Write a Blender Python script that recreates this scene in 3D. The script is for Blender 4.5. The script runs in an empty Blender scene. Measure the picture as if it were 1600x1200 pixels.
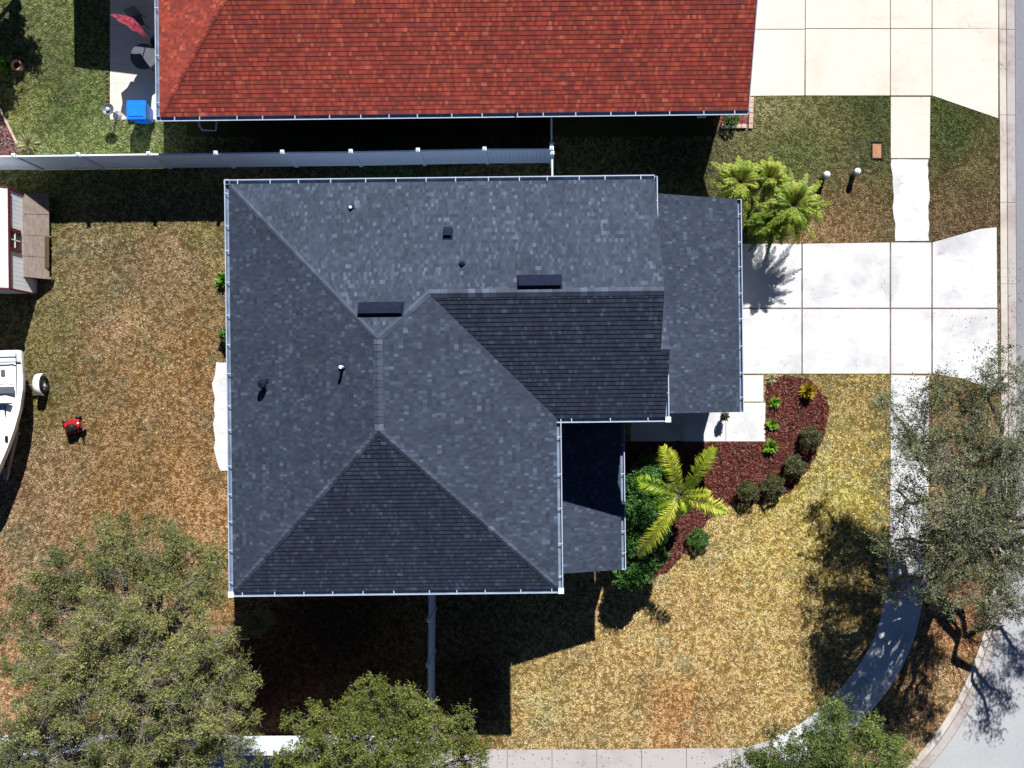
import bpy, bmesh, math, random
import numpy as np
from mathutils import Vector, Matrix
random.seed(7); rng = np.random.default_rng(7)
R = math.radians
scene = bpy.context.scene
# ------------------------------------------------------------------ camera (drone looking straight down)
H, F, CX, CY = 34.0, 1428.0, 845.0, 625.0
cam_d = bpy.data.cameras.new('camera'); cam = bpy.data.objects.new('camera', cam_d)
scene.collection.objects.link(cam); scene.camera = cam
cam.location = (0, 0, H); cam.rotation_euler = (0, 0, 0)
cam_d.sensor_fit = 'HORIZONTAL'; cam_d.sensor_width = 36; cam_d.lens = F/1600*36
cam_d.shift_x = (800-CX)/1600; cam_d.shift_y = (CY-600)/1600
cam_d.clip_start = 0.5; cam_d.clip_end = 8000
# ------------------------------------------------------------------ light
SUNV = Vector((0.30, 1.095, 1.0)).normalized()
world = bpy.data.worlds.new('World'); scene.world = world; world.use_nodes = True
wn = world.node_tree; bg = wn.nodes['Background']
sky = wn.nodes.new('ShaderNodeTexSky'); sky.sky_type = 'NISHITA'; sky.sun_disc = False
sky.sun_elevation = math.asin(SUNV.z); sky.sun_rotation = math.atan2(SUNV.x, SUNV.y)
sky.air_density = 0.4; sky.dust_density = 0.0; sky.ozone_density = 9.0
wn.links.new(sky.outputs[0], bg.inputs[0]); bg.inputs[1].default_value = 0.05
sun_d = bpy.data.lights.new('sun', 'SUN'); sun_d.energy = 5.0; sun_d.angle = R(0.5); sun_d.color = (1.0, 0.98, 0.95)
sun = bpy.data.objects.new('sun', sun_d); scene.collection.objects.link(sun)
sun.rotation_euler = SUNV.to_track_quat('Z', 'Y').to_euler(); sun.location = (10, 30, 60)
vs = scene.view_settings; vs.view_transform = 'Standard'; vs.look = 'None'; vs.exposure = 0.65; vs.gamma = 1
try: scene.cycles.max_bounces = 6
except Exception: pass
# ------------------------------------------------------------------ helpers
COL = scene.collection
THETA = R(0.65)
def W(px, py, z=0.0):
    s = (H-z)/F
    return Vector(((px-CX)*s, (CY-py)*s, z))
def lin(c):
    c = c/255.0
    return c/12.92 if c <= 0.04045 else ((c+0.055)/1.055)**2.4
KEXP = 1.55
def S(r, g, b, k=None):
    k = k or KEXP
    return (lin(r)/k, lin(g)/k, lin(b)/k, 1)
def tag(o, label=None, cat=None, group=None, kind=None):
    if label: o['label'] = label
    if cat: o['category'] = cat
    if group: o['group'] = group
    if kind: o['kind'] = kind
    return o
def empty(name, loc=(0, 0, 0), rz=0, label=None, cat=None, group=None):
    o = bpy.data.objects.new(name, None); o.empty_display_size = .2
    o.location = loc; o.rotation_euler = (0, 0, rz); COL.objects.link(o)
    return tag(o, label, cat, group)
class MB:
    def __init__(s): s.v = []; s.f = []; s.uv = None; s.smooth = False
    def poly(s, pts):
        b = len(s.v); s.v += [tuple(p) for p in pts]; s.f.append(list(range(b, b+len(pts))))
    def add(s, vs_, fs):
        b = len(s.v); s.v += [tuple(p) for p in vs_]; s.f += [[b+i for i in f] for f in fs]
    def box(s, c, size, rz=0, M=None):
        x, y, z = size[0]/2, size[1]/2, size[2]/2
        pts = [Vector((i*x, j*y, k*z)) for k in (-1, 1) for j in (-1, 1) for i in (-1, 1)]
        m = M if M is not None else Matrix.Rotation(rz, 3, 'Z')
        pts = [m @ p + Vector(c) for p in pts]
        s.add(pts, [(0, 2, 3, 1), (4, 5, 7, 6), (0, 1, 5, 4), (2, 6, 7, 3), (0, 4, 6, 2), (1, 3, 7, 5)])
    def bar(s, a, b, w, h):
        a = Vector(a); b = Vector(b); d = b-a; L = d.length; d.normalize()
        up = Vector((0, 0, 1)) if abs(d.z) < .95 else Vector((0, 1, 0))
        sx = d.cross(up).normalized(); uz = sx.cross(d).normalized()
        m = Matrix((sx, d, uz)).transposed()
        s.box((a+b)/2, (w, L, h), M=m)
    def prism(s, pts, z0, z1):
        n = len(pts)
        if sum(pts[i][0]*pts[(i+1) % n][1]-pts[(i+1) % n][0]*pts[i][1] for i in range(n)) < 0: pts = pts[::-1]
        vv = [(p[0], p[1], z0) for p in pts]+[(p[0], p[1], z1) for p in pts]
        ff = [list(range(n-1, -1, -1)), list(range(n, 2*n))]+[[i, (i+1) % n, n+(i+1) % n, n+i] for i in range(n)]
        s.add(vv, ff)
    def tube(s, pts, rad, n=8, caps=True):
        pts = [Vector(p) for p in pts]; m = len(pts)
        if not hasattr(rad, '__len__'): rad = [rad]*m
        rings = []
        for i, p in enumerate(pts):
            d = (pts[min(i+1, m-1)]-pts[max(i-1, 0)])
            d = d.normalized() if d.length > 1e-9 else Vector((0, 0, 1))
            a = Vector((0, 0, 1)) if abs(d.z) < .9 else Vector((1, 0, 0))
            x = d.cross(a).normalized(); y = d.cross(x)
            rings.append([p+(x*math.cos(2*math.pi*k/n)+y*math.sin(2*math.pi*k/n))*rad[i] for k in range(n)])
        vv = [q for r in rings for q in r]; ff = []
        for i in range(m-1):
            for k in range(n): ff.append((i*n+k, i*n+(k+1) % n, (i+1)*n+(k+1) % n, (i+1)*n+k))
        if caps: ff.append(tuple(range(n-1, -1, -1))); ff.append(tuple((m-1)*n+k for k in range(n)))
        s.add(vv, ff)
    def lathe(s, prof, n=24, c=(0, 0, 0), M=None):
        c = Vector(c); vv = []; ff = []
        for r, z in prof:
            for k in range(n):
                p = Vector((r*math.cos(2*math.pi*k/n), r*math.sin(2*math.pi*k/n), z))
                vv.append((M @ p if M is not None else p)+c)
        for i in range(len(prof)-1):
            for k in range(n): ff.append((i*n+k, i*n+(k+1) % n, (i+1)*n+(k+1) % n, (i+1)*n+k))
        s.add(vv, ff)
    def split(s, name, mat, parent=None, per=6, bevel=0):
        """every box (per faces each) becomes an object of its own"""
        out = []
        for i in range(0, len(s.f), per):
            m = MB(); fs = s.f[i:i+per]; ids = sorted({k for f in fs for k in f}); mp = {k: j for j, k in enumerate(ids)}
            m.add([s.v[k] for k in ids], [[mp[k] for k in f] for f in fs]); out.append(m.build(name, mat, parent, bevel=bevel))
        return out
    def build(s, name, mat, parent=None, smooth=False, bevel=0):
        me = bpy.data.meshes.new(name); me.from_pydata(s.v, [], s.f)
        if s.uv is not None:
            uvl = me.uv_layers.new(name='UVMap'); uvl.data.foreach_set('uv', np.array(s.uv, dtype=np.float32).ravel())
        me.materials.append(mat); me.update()
        if smooth: me.polygons.foreach_set('use_smooth', [True]*len(me.polygons))
        o = bpy.data.objects.new(name, me); COL.objects.link(o)
        if parent: o.parent = parent
        if bevel:
            md = o.modifiers.new('bevel', 'BEVEL'); md.width = bevel; md.segments = 2; md.limit_method = 'ANGLE'
        return o
# ------------------------------------------------------------------ materials
def newmat(name):
    m = bpy.data.materials.new(name); m.use_nodes = True
    nt = m.node_tree; return m, nt, nt.nodes['Principled BSDF']
def N(nt, t, **k):
    n = nt.nodes.new(t)
    for a, b in k.items(): setattr(n, a, b)
    return n
def L(nt, a, b): nt.links.new(a, b)
def math_(nt, op, a, b=None, c=None):
    n = N(nt, 'ShaderNodeMath', operation=op)
    for i, x in enumerate((a, b, c)):
        if x is None: continue
        if isinstance(x, (int, float)): n.inputs[i].default_value = x
        else: L(nt, x, n.inputs[i])
    return n.outputs[0]
def ramp(nt, fac, stops, interp='LINEAR'):
    n = N(nt, 'ShaderNodeValToRGB'); n.color_ramp.interpolation = interp
    el = n.color_ramp.elements
    while len(el) < len(stops): el.new(0.5)
    for e, (p, c) in zip(el, stops): e.position = p; e.color = c
    L(nt, fac, n.inputs[0]); return n.outputs[0]
def coords(nt, obj=True):
    g = N(nt, 'ShaderNodeTexCoord'); return g.outputs['Object' if obj else 'UV']
def noise(nt, vec, scale, detail=4, rough=.6):
    n = N(nt, 'ShaderNodeTexNoise'); n.inputs['Scale'].default_value = scale
    n.inputs['Detail'].default_value = detail; n.inputs['Roughness'].default_value = rough
    L(nt, vec, n.inputs['Vector']); return n.outputs['Fac']
def mixc(nt, fac, a, b, mode='MIX'):
    n = N(nt, 'ShaderNodeMix', data_type='RGBA', blend_type=mode)
    if isinstance(fac, (int, float)): n.inputs[0].default_value = fac
    else: L(nt, fac, n.inputs[0])
    for i, x in ((6, a), (7, b)):
        if isinstance(x, tuple): n.inputs[i].default_value = x
        else: L(nt, x, n.inputs[i])
    return n.outputs[2]
def bump(nt, bs, h, dist=.01, strength=.5):
    b = N(nt, 'ShaderNodeBump'); b.inputs['Distance'].default_value = dist; b.inputs['Strength'].default_value = strength
    L(nt, h, b.inputs['Height']); L(nt, b.outputs[0], bs.inputs['Normal'])
def plain(name, c, rough=.6, metal=0, var=.15, scale=6):
    m, nt, bs = newmat(name)
    f = noise(nt, coords(nt), scale)
    c2 = tuple(x*(1-var) for x in c[:3])+(1,); c3 = tuple(min(1, x*(1+var)) for x in c[:3])+(1,)
    L(nt, ramp(nt, f, [(.3, c2), (.7, c3)]), bs.inputs['Base Color'])
    bs.inputs['Roughness'].default_value = rough; bs.inputs['Metallic'].default_value = metal
    bs.inputs['Specular IOR Level'].default_value = .3
    return m
def concrete(name, base, stain, fine=.07, stains=.5, rough=.85):
    m, nt, bs = newmat(name); co = coords(nt)
    big = noise(nt, co, .55, 6, .65); sm = noise(nt, co, 45, 3, .7); mid = noise(nt, co, 5, 8, .75)
    d = tuple(x*(1-fine*3) for x in base[:3])+(1,)
    c = ramp(nt, sm, [(.3, d), (.6, base)])
    f1 = ramp(nt, big, [(.5, (0, 0, 0, 1)), (.72, (stains,)*3+(1,))])
    c = mixc(nt, f1, c, stain)
    f2 = ramp(nt, mid, [(.62, (0, 0, 0, 1)), (.74, (stains*.8,)*3+(1,))])
    c = mixc(nt, f2, c, tuple(x*.8 for x in stain[:3])+(1,))
    mp = N(nt, 'ShaderNodeMapping'); mp.inputs['Scale'].default_value = (.8, 4.5, 1); L(nt, co, mp.inputs[0])
    ty = noise(nt, mp.outputs[0], 1.1, 7, .78)
    c = mixc(nt, ramp(nt, ty, [(.56, (0, 0, 0, 1)), (.78, (stains*.9,)*3+(1,))]), c, tuple(x*.78 for x in stain[:3])+(1,))
    vr = N(nt, 'ShaderNodeTexVoronoi', feature='DISTANCE_TO_EDGE'); vr.inputs['Scale'].default_value = .33
    wv = N(nt, 'ShaderNodeVectorMath', operation='ADD'); nz = N(nt, 'ShaderNodeTexNoise'); nz.inputs['Scale'].default_value = 2.5; L(nt, co, nz.inputs['Vector']); L(nt, co, wv.inputs[0]); L(nt, nz.outputs['Color'], wv.inputs[1]); L(nt, wv.outputs[0], vr.inputs['Vector'])
    ck = mixc(nt, 1.0, ramp(nt, vr.outputs['Distance'], [(.0, (1, 1, 1, 1)), (.004, (0, 0, 0, 1))]), ramp(nt, big, [(.5, (0, 0, 0, 1)), (.6, (.8, .8, .8, 1))]), 'MULTIPLY')
    c = mixc(nt, ck, c, tuple(x*.35 for x in stain[:3])+(1,))
    L(nt, c, bs.inputs['Base Color']); bs.inputs['Roughness'].default_value = rough
    bs.inputs['Specular IOR Level'].default_value = .2
    bump(nt, bs, sm, .004, .4)
    return m
def shingles(name, stops, exposure, tab=.16):
    m, nt, bs = newmat(name)
    uv = coords(nt, False); sp = N(nt, 'ShaderNodeSeparateXYZ'); L(nt, uv, sp.inputs[0])
    row = math_(nt, 'FLOOR', math_(nt, 'DIVIDE', sp.outputs[1], exposure))
    cols = []
    for k, w in enumerate((tab, tab*2.3)):
        wn1 = N(nt, 'ShaderNodeTexWhiteNoise', noise_dimensions='1D')
        L(nt, math_(nt, 'ADD', row, 13.7*k), wn1.inputs['W'])
        u = math_(nt, 'ADD', math_(nt, 'DIVIDE', sp.outputs[0], w), math_(nt, 'MULTIPLY', wn1.outputs['Value'], 9.0))
        tb = math_(nt, 'FLOOR', u)
        cb = N(nt, 'ShaderNodeCombineXYZ'); L(nt, tb, cb.inputs[0]); L(nt, row, cb.inputs[1]); cb.inputs[2].default_value = k*3.3
        w2 = N(nt, 'ShaderNodeTexWhiteNoise', noise_dimensions='3D'); L(nt, cb.outputs[0], w2.inputs['Vector'])
        cols.append(w2.outputs['Value'])
    co = coords(nt); big = noise(nt, co, .5, 4); fn = noise(nt, co, 70, 2, .8); md = noise(nt, co, 2.2, 4)
    f = math_(nt, 'ADD', math_(nt, 'MULTIPLY', cols[0], .72), math_(nt, 'MULTIPLY', cols[1], .28))
    c = ramp(nt, f, stops)
    g = math_(nt, 'ADD', math_(nt, 'MULTIPLY', big, .5), math_(nt, 'MULTIPLY', md, .3))
    g = math_(nt, 'ADD', g, math_(nt, 'MULTIPLY', fn, .7)); g = math_(nt, 'ADD', g, .28)
    mp = N(nt, 'ShaderNodeMapping'); mp.inputs['Scale'].default_value = (2.2, .22, 1); L(nt, uv, mp.inputs[0])
    stx = noise(nt, mp.outputs[0], 1.0, 5, .65); g = math_(nt, 'ADD', g, math_(nt, 'MULTIPLY', math_(nt, 'SUBTRACT', stx, .5), .35))
    gc = N(nt, 'ShaderNodeCombineColor')
    for i in range(3): L(nt, g, gc.inputs[i])
    c = mixc(nt, 1.0, c, gc.outputs[0], 'MULTIPLY')
    L(nt, c, bs.inputs['Base Color']); bs.inputs['Roughness'].default_value = .9
    bs.inputs['Specular IOR Level'].default_value = .25
    bump(nt, bs, fn, .003, .6)
    return m
def leafmat(name, stops, trans=.25, rough=.5):
    m, nt, bs = newmat(name)
    at = N(nt, 'ShaderNodeAttribute', attribute_name='tint')
    c = ramp(nt, at.outputs['Fac'], stops); L(nt, c, bs.inputs['Base Color'])
    bs.inputs['Roughness'].default_value = rough; bs.inputs['Specular IOR Level'].default_value = .35
    tr = N(nt, 'ShaderNodeBsdfTranslucent'); L(nt, c, tr.inputs[0])
    mx = N(nt, 'ShaderNodeMixShader'); mx.inputs[0].default_value = trans
    L(nt, bs.outputs[0], mx.inputs[1]); L(nt, tr.outputs[0], mx.inputs[2])
    L(nt, mx.outputs[0], nt.nodes['Material Output'].inputs[0]); return m

M = {}
M['conc_white'] = concrete('white_concrete', (.66, .665, .67, 1), (.38, .375, .385, 1), stains=.75)
M['conc_cream'] = concrete('cream_concrete', (.70, .64, .56, 1), (.54, .46, .38, 1), stains=.6)
M['conc_grey'] = concrete('grey_concrete', (.46, .43, .43, 1), (.30, .26, .26, 1), stains=.7)
M['joint'] = plain('dirty_joint', (.16, .11, .09, 1), .9, var=.6, scale=1.5)
M['curb'] = concrete('curb_concrete', (.58, .53, .47, 1), (.28, .22, .19, 1), stains=.7)
M['gutterpan'] = concrete('gutter_pan_concrete', (.46, .42, .40, 1), (.22, .15, .14, 1), stains=.8)
M['paver'] = concrete('patio_concrete', (.80, .70, .60, 1), (.60, .50, .42, 1), stains=.3)
M['shingle_grey'] = shingles('grey_shingles', [(0, S(54, 62, 78)), (.4, S(64, 74, 92)), (.72, S(71, 81, 98)), (.84, S(81, 93, 112)), (1, S(102, 115, 136))], .14, .085)
M['cap_grey'] = shingles('grey_ridge_caps', [(0, S(70, 79, 95)), (.5, S(80, 90, 107)), (.85, S(94, 105, 124)), (1, S(128, 140, 162))], .14, .085)
M['shingle_red'] = shingles('red_shingles', [(0, S(140, 72, 68)), (.3, S(164, 74, 64)), (.6, S(186, 82, 66)), (.85, S(210, 98, 74)), (1, S(226, 128, 104))], .145, .10)
M['shingle_white'] = shingles('white_shingles', [(0, (.55, .57, .6, 1)), (1, (.75, .76, .78, 1))], .14, .3)
M['white_metal'] = plain('white_painted_metal', (.40, .47, .58, 1), .45, var=.08)
M['pvc'] = plain('white_vinyl', (.72, .80, .90, 1), .4, var=.04)
M['stucco'] = plain('blue_grey_stucco', (.13, .18, .27, 1), .9, var=.06, scale=20)
M['stucco2'] = plain('tan_stucco', (.30, .27, .23, 1), .9, var=.06, scale=20)
M['dark_metal'] = plain('dark_roof_metal', (.012, .017, .034, 1), .8, var=.2)
M['dark_metal'].node_tree.nodes['Principled BSDF'].inputs['Specular IOR Level'].default_value = .04
M['gutter_in'] = plain('gutter_trough', (.17, .22, .31, 1), .6, var=.3, scale=3)
M['black'] = plain('black_plastic', (.012, .012, .014, 1), .45)
M['red_paint'] = plain('red_paint', (.45, .02, .02, 1), .35)
M['red_trim'] = plain('dark_red_trim', (.12, .02, .02, 1), .5)
M['gel'] = plain('white_gelcoat', (.88, .89, .91, 1), .25, var=.03)
M['glass'] = plain('dark_glass', (.03, .04, .05, 1), .08, var=.1)
M['steel'] = plain('galvanised_steel', (.35, .36, .38, 1), .4, .8)
M['door'] = plain('white_door', (.7, .7, .68, 1), .5, var=.03)
M['blue'] = plain('blue_plastic', (.01, .20, .80, 1), .4, var=.08)
M['terracotta'] = plain('terracotta', (.62, .30, .20, 1), .8, var=.2, scale=15)
M['soil'] = plain('dark_soil', (.05, .03, .02, 1), .95, var=.4, scale=20)
M['orange'] = plain('orange_lid', (.40, .20, .10, 1), .7, var=.15, scale=20)
M['brickp'] = plain('pale_brick', (.50, .36, .30, 1), .9, var=.25, scale=12)
M['bark'] = plain('grey_bark', (.16, .13, .11, 1), .95, var=.45, scale=9)
M['twig'] = plain('pale_twig', (.27, .245, .21, 1), .9, var=.4, scale=7)
M['twig_brown'] = plain('brown_twig', (.16, .11, .08, 1), .9, var=.4, scale=7)
M['palm_trunk'] = plain('palm_trunk_fibre', (.14, .09, .05, 1), .95, var=.5, scale=25)
M['umb'] = plain('red_umbrella_fabric', (.19, .02, .04, 1), .8, var=.7, scale=7)
M['tabletop'] = plain('grey_table', (.11, .12, .14, 1), .4, var=.1)
M['stone'] = plain('edging_stone', (.12, .09, .07, 1), .9, var=.4)
def road_mat():
    m, nt, bs = newmat('asphalt'); co = coords(nt)
    a = noise(nt, co, 60, 3, .8); b = noise(nt, co, .35, 5); c0 = noise(nt, co, 9, 6, .75)
    sp = N(nt, 'ShaderNodeSeparateXYZ'); L(nt, co, sp.inputs[0])
    mr = N(nt, 'ShaderNodeMapRange'); L(nt, sp.outputs[1], mr.inputs[0])
    for i, v in ((1, -6), (2, 3), (3, 1), (4, 0)): mr.inputs[i].default_value = v
    c1 = ramp(nt, a, [(.33, (.15, .155, .175, 1)), (.5, (.235, .24, .265, 1)), (.68, (.36, .365, .385, 1))])
    c2 = ramp(nt, a, [(.3, (.28, .285, .30, 1)), (.5, (.42, .425, .435, 1)), (.7, (.55, .55, .56, 1))])
    c = mixc(nt, mr.outputs[0], c1, c2)
    c = mixc(nt, ramp(nt, c0, [(.62, (0, 0, 0, 1)), (.8, (.5, .5, .5, 1))]), c, (.22, .20, .2, 1))
    g = ramp(nt, b, [(.3, (.85, .85, .86, 1)), (.7, (1, 1, 1, 1))])
    c = mixc(nt, 1.0, c, g, 'MULTIPLY')
    L(nt, c, bs.inputs['Base Color']); bs.inputs['Roughness'].default_value = .9; bump(nt, bs, a, .006, .6); return m
M['road'] = road_mat()
def wood_mat():
    m, nt, bs = newmat('weathered_wood'); co = coords(nt)
    mp = N(nt, 'ShaderNodeMapping'); mp.inputs['Scale'].default_value = (12, 2, 2); L(nt, co, mp.inputs[0])
    a = noise(nt, mp.outputs[0], 2, 6, .7); b = noise(nt, co, 6, 5, .7)
    c = ramp(nt, a, [(.3, (.15, .115, .09, 1)), (.7, (.29, .235, .20, 1))])
    c = mixc(nt, ramp(nt, b, [(.55, (0, 0, 0, 1)), (.75, (.7, .7, .7, 1))]), c, (.34, .31, .29, 1))
    L(nt, c, bs.inputs['Base Color']); bs.inputs['Roughness'].default_value = .9; bump(nt, bs, a, .005, .5); return m
M['wood'] = wood_mat()
def wood2():
    m = plain('brown_mat_fibre', (.09, .065, .035, 1), .95, var=.3, scale=30); return m
M['mat'] = wood2()
def mulch_mat():
    m, nt, bs = newmat('red_mulch'); co = coords(nt)
    v = N(nt, 'ShaderNodeTexVoronoi'); v.inputs['Scale'].default_value = 22; L(nt, co, v.inputs['Vector'])
    sp = N(nt, 'ShaderNodeSeparateColor'); L(nt, v.outputs['Color'], sp.inputs[0])
    c = ramp(nt, sp.outputs[0], [(0, (.035, .012, .012, 1)), (.45, (.13, .03, .028, 1)), (.8, (.22, .06, .05, 1)), (1, (.30, .15, .12, 1))])
    L(nt, c, bs.inputs['Base Color']); bs.inputs['Roughness'].default_value = .95
    bump(nt, bs, sp.outputs[1], .03, .8); return m
M['mulch'] = mulch_mat()
def attrmat(name, attr, rough=.9, trans=.0):
    m, nt, bs = newmat(name); at = N(nt, 'ShaderNodeAttribute', attribute_name=attr)
    L(nt, at.outputs['Color'], bs.inputs['Base Color']); bs.inputs['Roughness'].default_value = rough
    bs.inputs['Specular IOR Level'].default_value = .15; return m
M['blade'] = attrmat('grass_blades', 'gcol')
M['chips'] = attrmat('bark_chips', 'gcol')
def ground_mat():
    m, nt, bs = newmat('lawn_soil'); at = N(nt, 'ShaderNodeAttribute', attribute_name='gcol'); co = coords(nt)
    a = noise(nt, co, 16, 6, .8); b = noise(nt, co, 45, 3, .8)
    g = ramp(nt, a, [(.3, (.42, .42, .42, 1)), (.7, (1.0, 1.0, 1.0, 1))])
    g2 = ramp(nt, b, [(.3, (.6, .6, .6, 1)), (.7, (1.1, 1.1, 1.1, 1))])
    c = mixc(nt, 1.0, at.outputs['Color'], g, 'MULTIPLY'); c = mixc(nt, 1.0, c, g2, 'MULTIPLY')
    L(nt, c, bs.inputs['Base Color']); bs.inputs['Roughness'].default_value = .95; bs.inputs['Specular IOR Level'].default_value = .1
    bump(nt, bs, a, .05, .8); return m
M['ground'] = ground_mat()
M['leaf_oak'] = leafmat('oak_leaves', [(0, S(60, 72, 40)), (.35, S(120, 132, 74)), (.65, S(172, 178, 102)), (.88, S(222, 216, 132)), (1, S(225, 214, 170))], .35)
M['leaf_oak2'] = leafmat('bright_oak_leaves', [(0, S(66, 82, 40)), (.35, S(116, 132, 58)), (.65, S(158, 168, 78)), (.9, S(200, 202, 104)), (1, S(225, 218, 160))], .35)
M['leaf_green'] = leafmat('green_oak_leaves', [(0, S(62, 80, 40)), (.4, S(104, 130, 60)), (.75, S(150, 170, 84)), (1, S(195, 208, 130))], .32)
M['leaf_grey'] = leafmat('grey_green_leaves', [(0, S(70, 82, 50)), (.4, S(126, 138, 92)), (.75, S(172, 180, 128)), (.93, S(212, 212, 175)), (1, S(228, 222, 205))], .3)
M['leaf_palm'] = leafmat('palm_fronds', [(0, S(80, 125, 32)), (.35, S(155, 205, 48)), (.7, S(222, 240, 52)), (1, S(252, 252, 110))], .35)
M['leaf_pygmy'] = leafmat('pygmy_palm_fronds', [(0, S(58, 96, 34)), (.35, S(116, 162, 48)), (.7, S(180, 206, 56)), (1, S(240, 240, 120))], .35)
M['leaf_dark'] = leafmat('dark_shrub_leaves', [(0, S(48, 84, 36)), (.5, S(84, 136, 56)), (1, S(140, 196, 92))], .25)
M['leaf_ball'] = leafmat('clipped_shrub_leaves', [(0, S(56, 58, 32)), (.5, S(98, 104, 58)), (.85, S(136, 146, 86)), (1, S(180, 160, 110))], .15)
M['leaf_lime'] = leafmat('lime_leaves', [(0, S(70, 120, 36)), (.5, S(120, 180, 50)), (1, S(180, 220, 80))], .25)
M['leaf_yellow'] = leafmat('yellow_leaves', [(0, S(150, 130, 20)), (.5, S(215, 190, 40)), (1, S(245, 225, 90))], .25)
M['leaf_straw'] = leafmat('straw_tuft', [(0, S(130, 130, 70)), (.5, S(190, 185, 120)), (1, S(230, 225, 190))], .2)

# ------------------------------------------------------------------ lawn colour field (kind of grass by place, with house shade painted in south of it)
PTS = [(120,370,168,142,98),(250,400,175,140,102),(300,335,150,136,76),(200,330,140,130,72),(85,340,112,122,56),(60,600,135,125,66),(200,600,176,136,84),
(320,600,176,130,74),(95,500,138,128,70),(200,750,172,130,74),(320,780,196,142,84),(50,760,172,136,94),(20,850,182,146,104),(30,950,190,142,98),
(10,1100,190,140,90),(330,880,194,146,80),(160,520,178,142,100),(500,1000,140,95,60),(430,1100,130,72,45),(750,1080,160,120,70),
(830,1100,198,166,92),(950,1100,196,160,94),(1100,1000,206,164,92),(1000,950,212,170,98),(1250,800,202,176,82),(1330,700,196,166,82),
(1350,620,172,146,78),(1200,850,212,176,88),(1150,1120,198,160,92),(1250,1000,200,165,92),(1480,1100,190,142,92),(1480,640,168,124,66),(1500,700,160,122,72),
(1310,780,200,180,76),(1060,1120,200,142,80),(1400,900,180,150,70),(1500,950,170,110,66),
(1200,170,134,130,78),(1300,200,112,114,60),(1360,180,84,98,42),(1250,240,100,114,54),(1330,310,130,106,64),(1300,360,160,122,80),(1370,240,92,96,52),
(1500,170,80,92,38),(1490,210,78,96,42),(1540,240,112,102,56),(1500,310,118,98,62),(1500,350,124,94,64),
(80,30,116,128,70),(80,100,100,114,58),(100,180,92,112,50),(170,220,118,138,62),(60,220,122,134,70),(10,150,130,130,56),(230,220,120,138,68),
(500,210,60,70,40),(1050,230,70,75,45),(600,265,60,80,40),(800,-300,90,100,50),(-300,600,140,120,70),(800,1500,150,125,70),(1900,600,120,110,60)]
PA = np.array(PTS, dtype=float)
def vlin(c):
    c = c/255.0
    return np.where(c <= .04045, c/12.92, ((c+.055)/1.055)**2.4)
PA[(PA[:, 0] < 360) & (PA[:, 1] > 300), 2:5] *= np.array([.93, .92, .90])
PA[(PA[:, 0] > 400) & (PA[:, 0] < 780) & (PA[:, 1] > 950), 2:5] *= .6  # side yard grass painted darker to deepen the shade of the house
PC = vlin(PA[:, 2:5])/KEXP
_perm = rng.random((64, 64, 8))
def vnoise(x, y, s, k=0):
    x = x/s+100.37; y = y/s+57.13
    xi = np.floor(x).astype(int); yi = np.floor(y).astype(int); fx = x-xi; fy = y-yi
    fx = fx*fx*(3-2*fx); fy = fy*fy*(3-2*fy)
    g = lambda a, b: _perm[a % 64, b % 64, k]
    return (g(xi, yi)*(1-fx)+g(xi+1, yi)*fx)*(1-fy)+(g(xi, yi+1)*(1-fx)+g(xi+1, yi+1)*fx)*fy
def lawncol(x, y):
    px = x*F/H+CX; py = CY-y*F/H
    out = np.zeros((len(x), 3)); wsum = np.zeros(len(x))
    for (a, b), c in zip(PA[:, :2], PC):
        w = 1/((px-a)**2+(py-b)**2+400)**1.6
        out += w[:, None]*c; wsum += w
    out /= wsum[:, None]
    n1 = vnoise(x, y, 1.1, 0)*.55+vnoise(x, y, .42, 1)*.45
    n2 = vnoise(x, y, .8, 2)*.5+vnoise(x, y, .25, 3)*.5
    n3 = vnoise(x, y, 2.5, 4)
    out *= (.78+.44*n1)[:, None]
    gm = np.clip((n2-.52)*2.6, 0, 1)*.55
    green = out.mean(axis=1)[:, None]*np.array([.92, 1.08, .52])*.85
    out = out*(1-gm[:, None])+green*gm[:, None]
    pm = np.clip((n3-.5)*2.2, 0, 1)*.12
    pink = out.mean(axis=1)[:, None]*np.array([1.32, .97, .76])
    return out*(1-pm[:, None])+pink*pm[:, None]

def lw(pts):  # ground pixel list -> world xy
    return [tuple(W(a, b, 0)[:2]) for a, b in pts]
# ------------------------------------------------------------------ ground
def build_ground():
    xs = np.concatenate([[-4000, -800, -150, -60], np.linspace(-26, 26, 209), [60, 150, 800, 4000]])
    ys = np.concatenate([[-4000, -800, -150, -50], np.linspace(-20, 20, 161), [50, 150, 800, 4000]])
    X, Y = np.meshgrid(xs, ys); nx, ny = len(xs), len(ys)
    v = np.stack([X.ravel(), Y.ravel(), np.zeros(nx*ny)], 1)
    i = np.arange(nx*ny).reshape(ny, nx)
    f = np.stack([i[:-1, :-1], i[:-1, 1:], i[1:, 1:], i[1:, :-1]], -1).reshape(-1, 4)
    me = bpy.data.meshes.new('ground'); me.from_pydata(v.tolist(), [], f.tolist())
    c = lawncol(v[:, 0], v[:, 1])*.85
    at = me.attributes.new('gcol', 'FLOAT_COLOR', 'POINT')
    at.data.foreach_set('color', np.concatenate([c, np.ones((len(c), 1))], 1).astype(np.float32).ravel())
    me.materials.append(M['ground']); o = bpy.data.objects.new('ground', me); COL.objects.link(o)
    tag(o, kind='structure')
build_ground()
PAVED = []   # world polygons where no grass grows
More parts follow.
